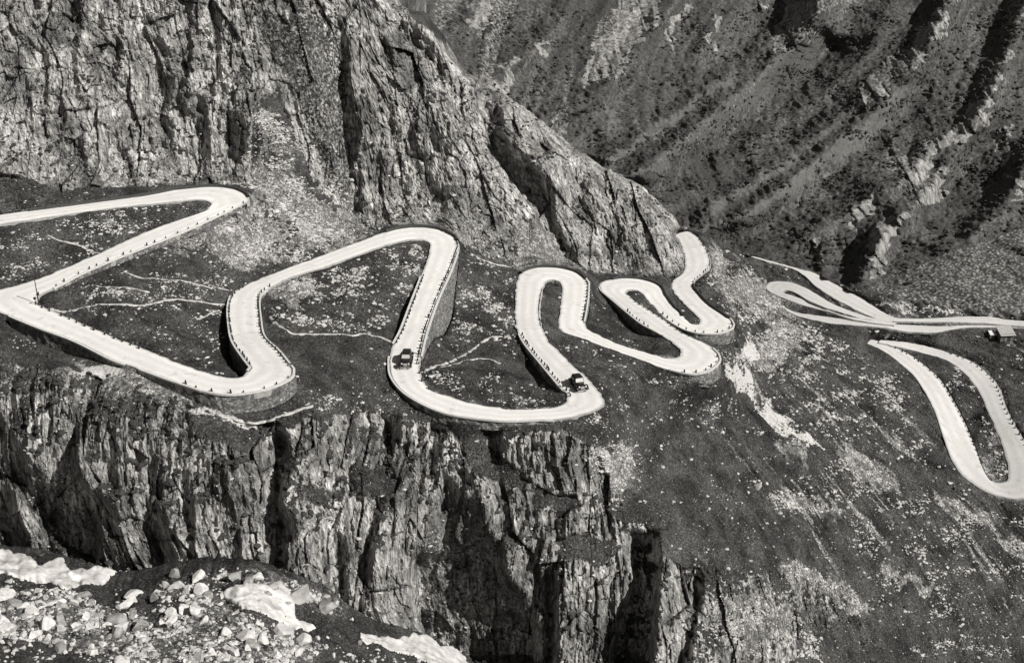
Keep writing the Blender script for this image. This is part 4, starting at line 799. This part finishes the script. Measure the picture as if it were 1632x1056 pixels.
dm = np.clip(dens*.5, 0, 1)*(1-np.clip(SMOOTHROAD*1.6, 0, 1))*np.clip(1.15-rock, 0, 1)
for (a, b) in zip(TOPL[:-1], TOPL[1:]):
    pass
tv_ = np.interp(UU[0], ucol, topv)[None]; dm = np.where(VV < tv_+5, 0, dm).astype(np.float32)
u, v = pick(30000, np.clip(dm, .03*(dm > 0), 1), -150, 1780, 180, 1150); Pn = on_ground(u, v); dd = proj(Pn)[2]; px = .7+RNG.exponential(.95, len(u)); rad = np.minimum(px, 5.)*dd/F*.62; Pn[:, 2] += rad*.15
tag(scatter('loose_stones', Pn, rad, M_stone, .6, .28, 1.7), 'pale loose stones strewn over the turf and scree between the roads', 'loose stones', None, 'stuff')
u, v = pick(6500, gC, -200, 700, 890, 1200); ok2 = v > np.interp(u, CT[:, 0], CT[:, 1])+4; u, v = u[ok2], v[ok2]; Pn = on_near(u, v); dd = proj(Pn)[2]; rad = np.minimum(1.6+RNG.exponential(2.2, len(u)), 10)*dd/F*.55
tag(scatter('rubble', Pn, rad, M_stone), 'pale broken rubble filling the gaps between the near boulders', 'rubble', None, 'stuff')
tm = ((1-np.clip(SMOOTHROAD*1.8, 0, 1))*np.clip(1.05-rock*2-grav, 0, 1)*(VV > tv_+6)).astype(np.float32)
u, v = pick(16000, tm, -150, 1780, 300, 1150); Pn = on_ground(u, v); dd = proj(Pn)[2]; rad = (.9+RNG.exponential(.9, len(u))).clip(0, 4)*dd/F*.6
M_tuft = simple('heath_tufts', .010, .10, .5, .95, 0)
tag(scatter('heath_tufts', Pn, rad, M_tuft, .6, .35, 1.6), 'rough tufts of heath and turf over the hillside between the roads', 'heath', None, 'stuff')
u = RNG.uniform(-150, 800, 6500); v = RNG.uniform(885, 1150, 6500); o2 = v > np.interp(u, CT[:, 0], CT[:, 1])+2; u, v = u[o2], v[o2]; Pn = on_near(u, v); dd = proj(Pn)[2]; rad = (1.3+RNG.exponential(1.3, len(u))).clip(0, 6)*dd/F*.6
tag(scatter('near_heath_tufts', Pn, rad, M_tuft, .55, .35, 1.6), 'dark heath tufts between the boulders of the near slope', 'heath', None, 'stuff')
# heath bushes on ledges and the far flank
hb = raster(); fill(hb, [(700,20),(1632,10),(1900,0),(1900,330),(1632,360),(1440,430),(1320,430),(1150,385),(1080,350),(940,255),(760,120)], 1.); hb *= (1-np.clip(fo*1.5+fg, 0, 1))
def on_far(u, v):
    x = np.clip((u-bu[0])/(bu[1]-bu[0]), 0, nbc-1.001); y = np.clip((v-bv[0])/(bv[1]-bv[0]), 0, nbr-1.001); i_ = x.astype(int); j_ = y.astype(int); return PBm[j_, i_]
u, v = pick(5200, hb, 700, 1880, -20, 440); Pn = on_far(u, v); rad = RNG.uniform(.35, 1.0, len(u)); Pn[:, 2] += rad*.3
tag(scatter('heath_shrubs', Pn, rad, M_bush, .8, .35, 1.5), 'dark low alder scrub clothing the far mountain flank', 'shrubs', None, 'stuff')
lb = np.clip(blur((rock > .3).astype(np.float32)*(VV > 560), 6), 0, 1)*.9
lb = np.maximum(lb, (rock > .5)*(VV < 430)*.35)
for p in ([(400,10),(520,20),(556,200),(566,330),(510,270),(440,100)],[(0,270),(85,300),(80,330),(-100,350),(-100,280)],[(420,330),(470,350),(480,400),(430,420)],[(60,520),(150,560),(120,590),(60,560)],[(1070,440),(1130,440),(1160,470),(1120,470)]): fill(lb, p, .9)
lb = lb*(1-np.clip(SMOOTHROAD*1.6, 0, 1)); lb = lb.astype(np.float32)
u, v = pick(16000, lb.astype(np.float32), -200, 1200, 0, 1060); Pn = on_ground(u, v)
x = np.clip(((u-ucol[0])/(ucol[1]-ucol[0])).astype(int), 0, NC-1); y = np.clip(((v-np.interp(u, ucol, topv))/(botv-np.interp(u, ucol, topv))*(NR-1)).astype(int), 0, NR-1); kk = nzb[y, x] > .45; Pn = Pn[kk]; rad = RNG.uniform(.16, .5, len(Pn))
tag(scatter('cliff_shrubs', Pn, rad, M_bush, .8, .35, 1.5), 'dark tufts of heath growing on the cliff ledges', 'shrubs', None, 'stuff')
# ------------------------------------------------------------------ small site furniture
def bm_obj(name, bm, mat, parent=None, smooth=False):
    bmesh.ops.recalc_face_normals(bm, faces=bm.faces[:])
    me = bpy.data.meshes.new(name); bm.to_mesh(me); bm.free(); me.materials.append(mat)
    if smooth:
        for p in me.polygons: p.use_smooth = True
    o = bpy.data.objects.new(name, me); COL.objects.link(o)
    if parent: o.parent = parent
    return o
def box(bm, c_, s_, rz=0, bev=0):
    r = bmesh.ops.create_cube(bm, size=1., matrix=Matrix.Translation(c_) @ Matrix.Rotation(rz, 4, 'Z') @ Matrix.Diagonal((*s_, 1)))
    if bev: bmesh.ops.bevel(bm, geom=list({e for v in r['verts'] for e in v.link_edges}), offset=bev, segments=2, affect='EDGES')
def cyl(bm, a, b, r0, r1=None, n_=12):
    a, b = Vector(a), Vector(b); d = b-a; q = d.to_track_quat('Z', 'Y').to_matrix().to_4x4()
    bmesh.ops.create_cone(bm, cap_ends=True, segments=n_, radius1=r0, radius2=r0 if r1 is None else r1, depth=d.length, matrix=Matrix.Translation((a+b)/2) @ q)
def root(name, loc, rz=0, **k):
    o = bpy.data.objects.new(name, None); COL.objects.link(o); o.location = loc; o.rotation_euler = (0, 0, rz); return tag(o, **k)
def deck(u, v, run_='main'):
    A, B = RUNS[run_]; Mi = (A+B)/2; r = ray(u, v); best = None
    for it in range(6):
        z = Mi[0, 2] if best is None else Mi[best, 2]; p = at_z(u, v, z); best = int(np.argmin(((Mi-p)**2)[:, :2].sum(1)))
    return at_z(u, v, Mi[best, 2]+.05), best
# tall thin pole at the left hairpin
p, _ = deck(62, 485)
r0 = root('marker_pole', tuple(p), label='tall thin dark pole standing at the inside of the left hairpin', cat='pole')
bm = bmesh.new(); cyl(bm, (0, 0, -.2), (0, 0, 4.9), .10, .06); bm_obj('pole', bm, M_iron, r0)
bm = bmesh.new(); bmesh.ops.create_uvsphere(bm, u_segments=12, v_segments=8, radius=.15, matrix=Matrix.Translation((0, 0, 4.95))); bm_obj('cap', bm, M_iron, r0, True)
bm = bmesh.new(); cyl(bm, (0, 0, -.1), (0, 0, .35), .24, .16); bm_obj('base', bm, M_post, r0)
p, _ = deck(57, 486)
r0 = root('road_sign', tuple(p), .2, label='small round dark sign on a short post left of the tall pole', cat='sign')
bm = bmesh.new(); cyl(bm, (0, 0, -.1), (0, 0, 1.0), .05); bm_obj('post', bm, M_iron, r0)
bm = bmesh.new(); cyl(bm, (0, -.03, 1.22), (0, .03, 1.22), .24, None, 20); bm_obj('disc', bm, M_iron, r0)
# thin pole at right of the rightmost hairpin
p = on_ground(1173., 514.)
r0 = root('utility_pole', tuple(p), label='slender bare pole on the slope just right of the rightmost hairpin', cat='pole')
bm = bmesh.new(); cyl(bm, (0, 0, -.4), (0, 0, 5.6), .11, .08); bm_obj('mast', bm, M_wood, r0)
bm = bmesh.new(); box(bm, (0, 0, 5.2), (.7, .09, .09)); bm_obj('crossarm', bm, M_wood, r0)

# stone hut and its small outbuilding below the distant road
p = on_ground(1600., 541.); sc1 = 1.
hut = root('stone_hut', (p[0], p[1], p[2]-.3), math.radians(6), label='small hut with a pale sloping roof just below the distant road on the right border', cat='hut')
bm = bmesh.new(); box(bm, (0, 0, 1.0), (3.6, 3.0, 2.6)); bm_obj('wall', bm, M_wall, hut)
bm = bmesh.new()
vs = [bm.verts.new(q) for q in ((-2.1, -2.0, 2.05), (2.1, -2.0, 2.05), (2.0, 1.7, 3.5), (-2.2, 1.7, 3.5), (-2.1, -2.0, 1.93), (2.1, -2.0, 1.93), (2.0, 1.7, 3.38), (-2.2, 1.7, 3.38))]
for q in ((0, 1, 2, 3), (7, 6, 5, 4), (0, 4, 5, 1), (1, 5, 6, 2), (2, 6, 7, 3), (3, 7, 4, 0)): bm.faces.new([vs[k] for k in q])
rf = bm_obj('roof', bm, M_roofm, hut)
bm = bmesh.new(); box(bm, (.5, -1.53, .95), (.8, .08, 1.7)); bm_obj('door', bm, M_wood, hut)
p2 = on_ground(1580., 538.)
shed = root('shed', (p2[0], p2[1], p2[2]-.2), math.radians(6), label='tiny white roofed shed standing left of the small hut', cat='shed')
bm = bmesh.new(); box(bm, (0, 0, .6), (1.4, 1.3, 1.5)); bm_obj('wall', bm, M_wall, shed)
bm = bmesh.new(); vs = [bm.verts.new(q) for q in ((-.9, -.9, 1.3), (.9, -.9, 1.3), (.9, .8, 1.9), (-.9, .8, 1.9), (-.9, -.9, 1.2), (.9, -.9, 1.2), (.9, .8, 1.8), (-.9, .8, 1.8))]
for q in ((0, 1, 2, 3), (7, 6, 5, 4), (0, 4, 5, 1), (1, 5, 6, 2), (2, 6, 7, 3), (3, 7, 4, 0)): bm.faces.new([vs[k] for k in q])
bm_obj('roof', bm, M_roof_glare, shed)

# ------------------------------------------------------------------ vintage cars (front towards -Y)
def loft(bm, secs, close=True):
    rings = [[bm.verts.new(q) for q in s] for s in secs]; n_ = len(rings[0])
    for a, b in zip(rings[:-1], rings[1:]):
        for k in range(n_): bm.faces.new((a[k], a[(k+1) % n_], b[(k+1) % n_], b[k]))
    if close: bm.faces.new(rings[0][::-1]); bm.faces.new(rings[-1])
def sect(y, w_, z0, z1, r=.5, n_=20, pw=3.5):
    out = []
    for k in range(n_):
        a = k*math.tau/n_; ca, sa = math.cos(a), math.sin(a); x = math.copysign(abs(ca)**(2/pw), ca)*w_/2; z = math.copysign(abs(sa)**(2/pw), sa)*(z1-z0)/2+(z0+z1)/2; out.append((x, y, z))
    return out
def car(loc, rz, pitch, label, open_top):
    c_ = root('vintage_car', loc, rz, label=label, cat='car'); c_.rotation_euler = (pitch, 0, rz); c_.scale = (1.18, 1.22, 1.22)
    bm = bmesh.new()
    loft(bm, [sect(2.15, .9, .45, .80), sect(1.95, 1.30, .38, 1.0), sect(1.4, 1.50, .34, 1.12), sect(.6, 1.54, .32, 1.14), sect(-.25, 1.50, .32, 1.12), sect(-.7, 1.22, .34, 1.10), sect(-1.3, 1.0, .38, 1.06), sect(-1.75, .84, .42, 1.0), sect(-1.85, .70, .46, .94)])
    body = bm_obj('body', bm, M_paint, c_, True)
    bm = bmesh.new()                                  # running boards
    for s_ in (-1, 1): box(bm, (s_*.80, .15, .34), (.26, 1.9, .07), 0, .02)
    bm_obj('running_board', bm, M_tyre, c_)
    for s_ in (-1, 1):
        for yy_, L0 in ((-1.32, .62), (1.42, .60)):      # wings arching over the wheels
            bm = bmesh.new(); secs = []
            for k in range(9):
                a = math.pi*(k/8)*.92+.12; cy_ = yy_-math.cos(a)*L0; cz = .36+math.sin(a)*.50; secs.append([(s_*.80+dx, cy_+(-math.cos(a))*dr, cz+math.sin(a)*dr) for dx, dr in ((-.17, -.03), (-.17, .03), (0, .07), (.17, .01), (.17, -.05))])
            loft(bm, secs); bm_obj('wing', bm, M_paint, c_, True)
            w_ = bpy.data.objects.new('wheel', None); COL.objects.link(w_); w_.parent = c_; w_.location = (s_*.76, yy_, .36)
            bm = bmesh.new()
            secs = []
            for k in range(20):
                a = k*math.tau/20; secs.append([(dx, math.cos(a)*r, math.sin(a)*r) for dx, r in ((-.08, .24), (-.09, .32), (-.04, .36), (.04, .36), (.09, .32), (.08, .24))])
            loft(bm, secs+[secs[0]], False); bm_obj('tyre', bm, M_tyre, w_, True)
            bm = bmesh.new(); cyl(bm, (-.05, 0, 0), (.05, 0, 0), .25, None, 18); cyl(bm, (-.08, 0, 0), (.08, 0, 0), .08, None, 10); bm_obj('rim', bm, M_chrome, w_)
        hl = bpy.data.objects.new('headlight', None); COL.objects.link(hl); hl.parent = c_; hl.location = (s_*.50, -1.80, .92)
        bm = bmesh.new(); cyl(bm, (0, .16, 0), (0, -.10, 0), .07, .15, 16); bm_obj('shell', bm, M_paint, hl, True)
        bm = bmesh.new(); cyl(bm, (0, -.10, 0), (0, -.135, 0), .145, .11, 16); bm_obj('lens', bm, M_lamp_glare, hl)
    bm = bmesh.new(); loft(bm, [sect(-1.86, .62, .46, 1.0, pw=5), sect(-1.92, .58, .48, .98, pw=5)]); gr_ = bm_obj('grille', bm, M_chrome, c_)
    bm = bmesh.new(); box(bm, (0, -2.12, .46), (1.56, .06, .13), 0, .02)
    for s_ in (-.4, .4): box(bm, (s_, -2.0, .45), (.06, .26, .06))
    bm_obj('bumper', bm, M_chrome, c_)
    bm = bmesh.new(); box(bm, (0, 2.26, .46), (1.5, .06, .12), 0, .02)
    for s_ in (-.4, .4): box(bm, (s_, 2.15, .45), (.06, .26, .06))
    bm_obj('bumper', bm, M_chrome, c_)
    # cabin
    bm = bmesh.new(); cab = lambda y, w_, z1: [(-w_/2, y, 1.05), (w_/2, y, 1.05), (w_/2*.90, y, z1-.12), (w_/2*.74, y, z1), (-w_/2*.74, y, z1), (-w_/2*.90, y, z1-.12)]
    loft(bm, [cab(1.72, 1.1, 1.22), cab(1.45, 1.32, 1.56), cab(.9, 1.40, 1.70), cab(.1, 1.42, 1.72), cab(-.34, 1.38, 1.68)])
    bm_obj('roof', bm, M_top if open_top else M_paint, c_, False)
    fr_ = bpy.data.objects.new('windscreen', None); COL.objects.link(fr_); fr_.parent = c_
    bm = bmesh.new(); vs = [bm.verts.new(q) for q in ((-.60, -.62, 1.10), (.60, -.62, 1.10), (.56, -.42, 1.58), (-.56, -.42, 1.58))]; bm.faces.new(vs); bm_obj('pane', bm, M_lamp_glare if not open_top else M_roof_glare, fr_)  # pale opaque pane: bright windscreen reflection painted as its colour
    bm = bmesh.new()
    for a, b in (((-.63, -.63, 1.08), (.63, -.63, 1.08)), ((.63, -.63, 1.08), (.58, -.41, 1.62)), ((.58, -.41, 1.62), (-.58, -.41, 1.62)), ((-.58, -.41, 1.62), (-.63, -.63, 1.08))): cyl(bm, a, b, .035, None, 6)
    bm_obj('frame', bm, M_chrome, fr_)
    for s_ in (-1, 1):
        for y0, y1 in ((-.28, .42), (.50, 1.18)):
            bm = bmesh.new(); x0 = s_*.72; vs = [bm.verts.new(q) for q in ((x0, y0, 1.14), (x0, y1, 1.14), (s_*.665, y1, 1.50), (s_*.665, y0, 1.50))]; bm.faces.new(vs); bm_obj('side_window', bm, M_glass, c_)
    bm = bmesh.new(); cyl(bm, (0, 1.9, .8), (0, 2.22, .82), .34, .33, 18); bm_obj('spare_wheel', bm, M_tyre, c_)
    return c_
def heading(u0, v0, u1, v1):
    a, _ = deck(u0, v0); b, _ = deck(u1, v1); d = b-a; return math.atan2(d[0], -d[1]), math.atan2(-(d[2]), math.hypot(d[0], d[1]))
p, _ = deck(648, 578); rz, pt = heading(652, 556, 646, 590); car(tuple(p), rz, pt*.8, 'black vintage car coming down the steep straight, higher up the road of the two', False)
p, _ = deck(922, 617); rz, pt = heading(900, 590, 932, 630); car(tuple(p), rz, pt*.8, 'black vintage car with pale windscreen at the foot of the narrow hairpin', True)

# ------------------------------------------------------------------ camera, sun, sky
cam = bpy.data.cameras.new('camera'); co = bpy.data.objects.new('camera', cam); COL.objects.link(co); sc.camera = co
co.location = (0, 0, CAMZ); co.rotation_euler = (math.radians(90)-PITCH, 0, 0); cam.sensor_width = 36; cam.lens = 36*F/1632; cam.clip_end = 5000; cam.clip_start = 1
EL, AZ = 42, 30     # sun height; direction measured from +X towards the camera
sd_ = Vector((math.cos(math.radians(EL))*math.cos(math.radians(AZ)), -math.cos(math.radians(EL))*math.sin(math.radians(AZ)), math.sin(math.radians(EL))))
sl = bpy.data.lights.new('sun', 'SUN'); sl.energy = 5.2; sl.angle = math.radians(.5); sl.color = (1, .98, .945); so = bpy.data.objects.new('sun', sl); COL.objects.link(so); so.rotation_euler = sd_.to_track_quat('Z', 'Y').to_euler()
w = bpy.data.worlds.new('World'); sc.world = w; w.use_nodes = True; nt = w.node_tree; bg = nt.nodes['Background']
sky = nt.nodes.new('ShaderNodeTexSky'); sky.sky_type = 'NISHITA'; sky.sun_disc = False; sky.sun_elevation = math.radians(EL); sky.sun_rotation = math.atan2(sd_.x, sd_.y)
bw = nt.nodes.new('ShaderNodeRGBToBW'); nt.links.new(sky.outputs[0], bw.inputs[0]); tn = nt.nodes.new('ShaderNodeMix'); tn.data_type = 'RGBA'; tn.blend_type = 'MULTIPLY'; tn.inputs[0].default_value = 1; nt.links.new(bw.outputs[0], tn.inputs[6]); tn.inputs[7].default_value = (1, .985, .96, 1)
nt.links.new(tn.outputs[2], bg.inputs[0]); bg.inputs[1].default_value = .042
sc.view_settings.view_transform = 'Standard'; sc.view_settings.look = 'None'; sc.view_settings.exposure = 0
sc.render.resolution_x = 1024; sc.render.resolution_y = 662
sc.cycles.max_bounces = 4
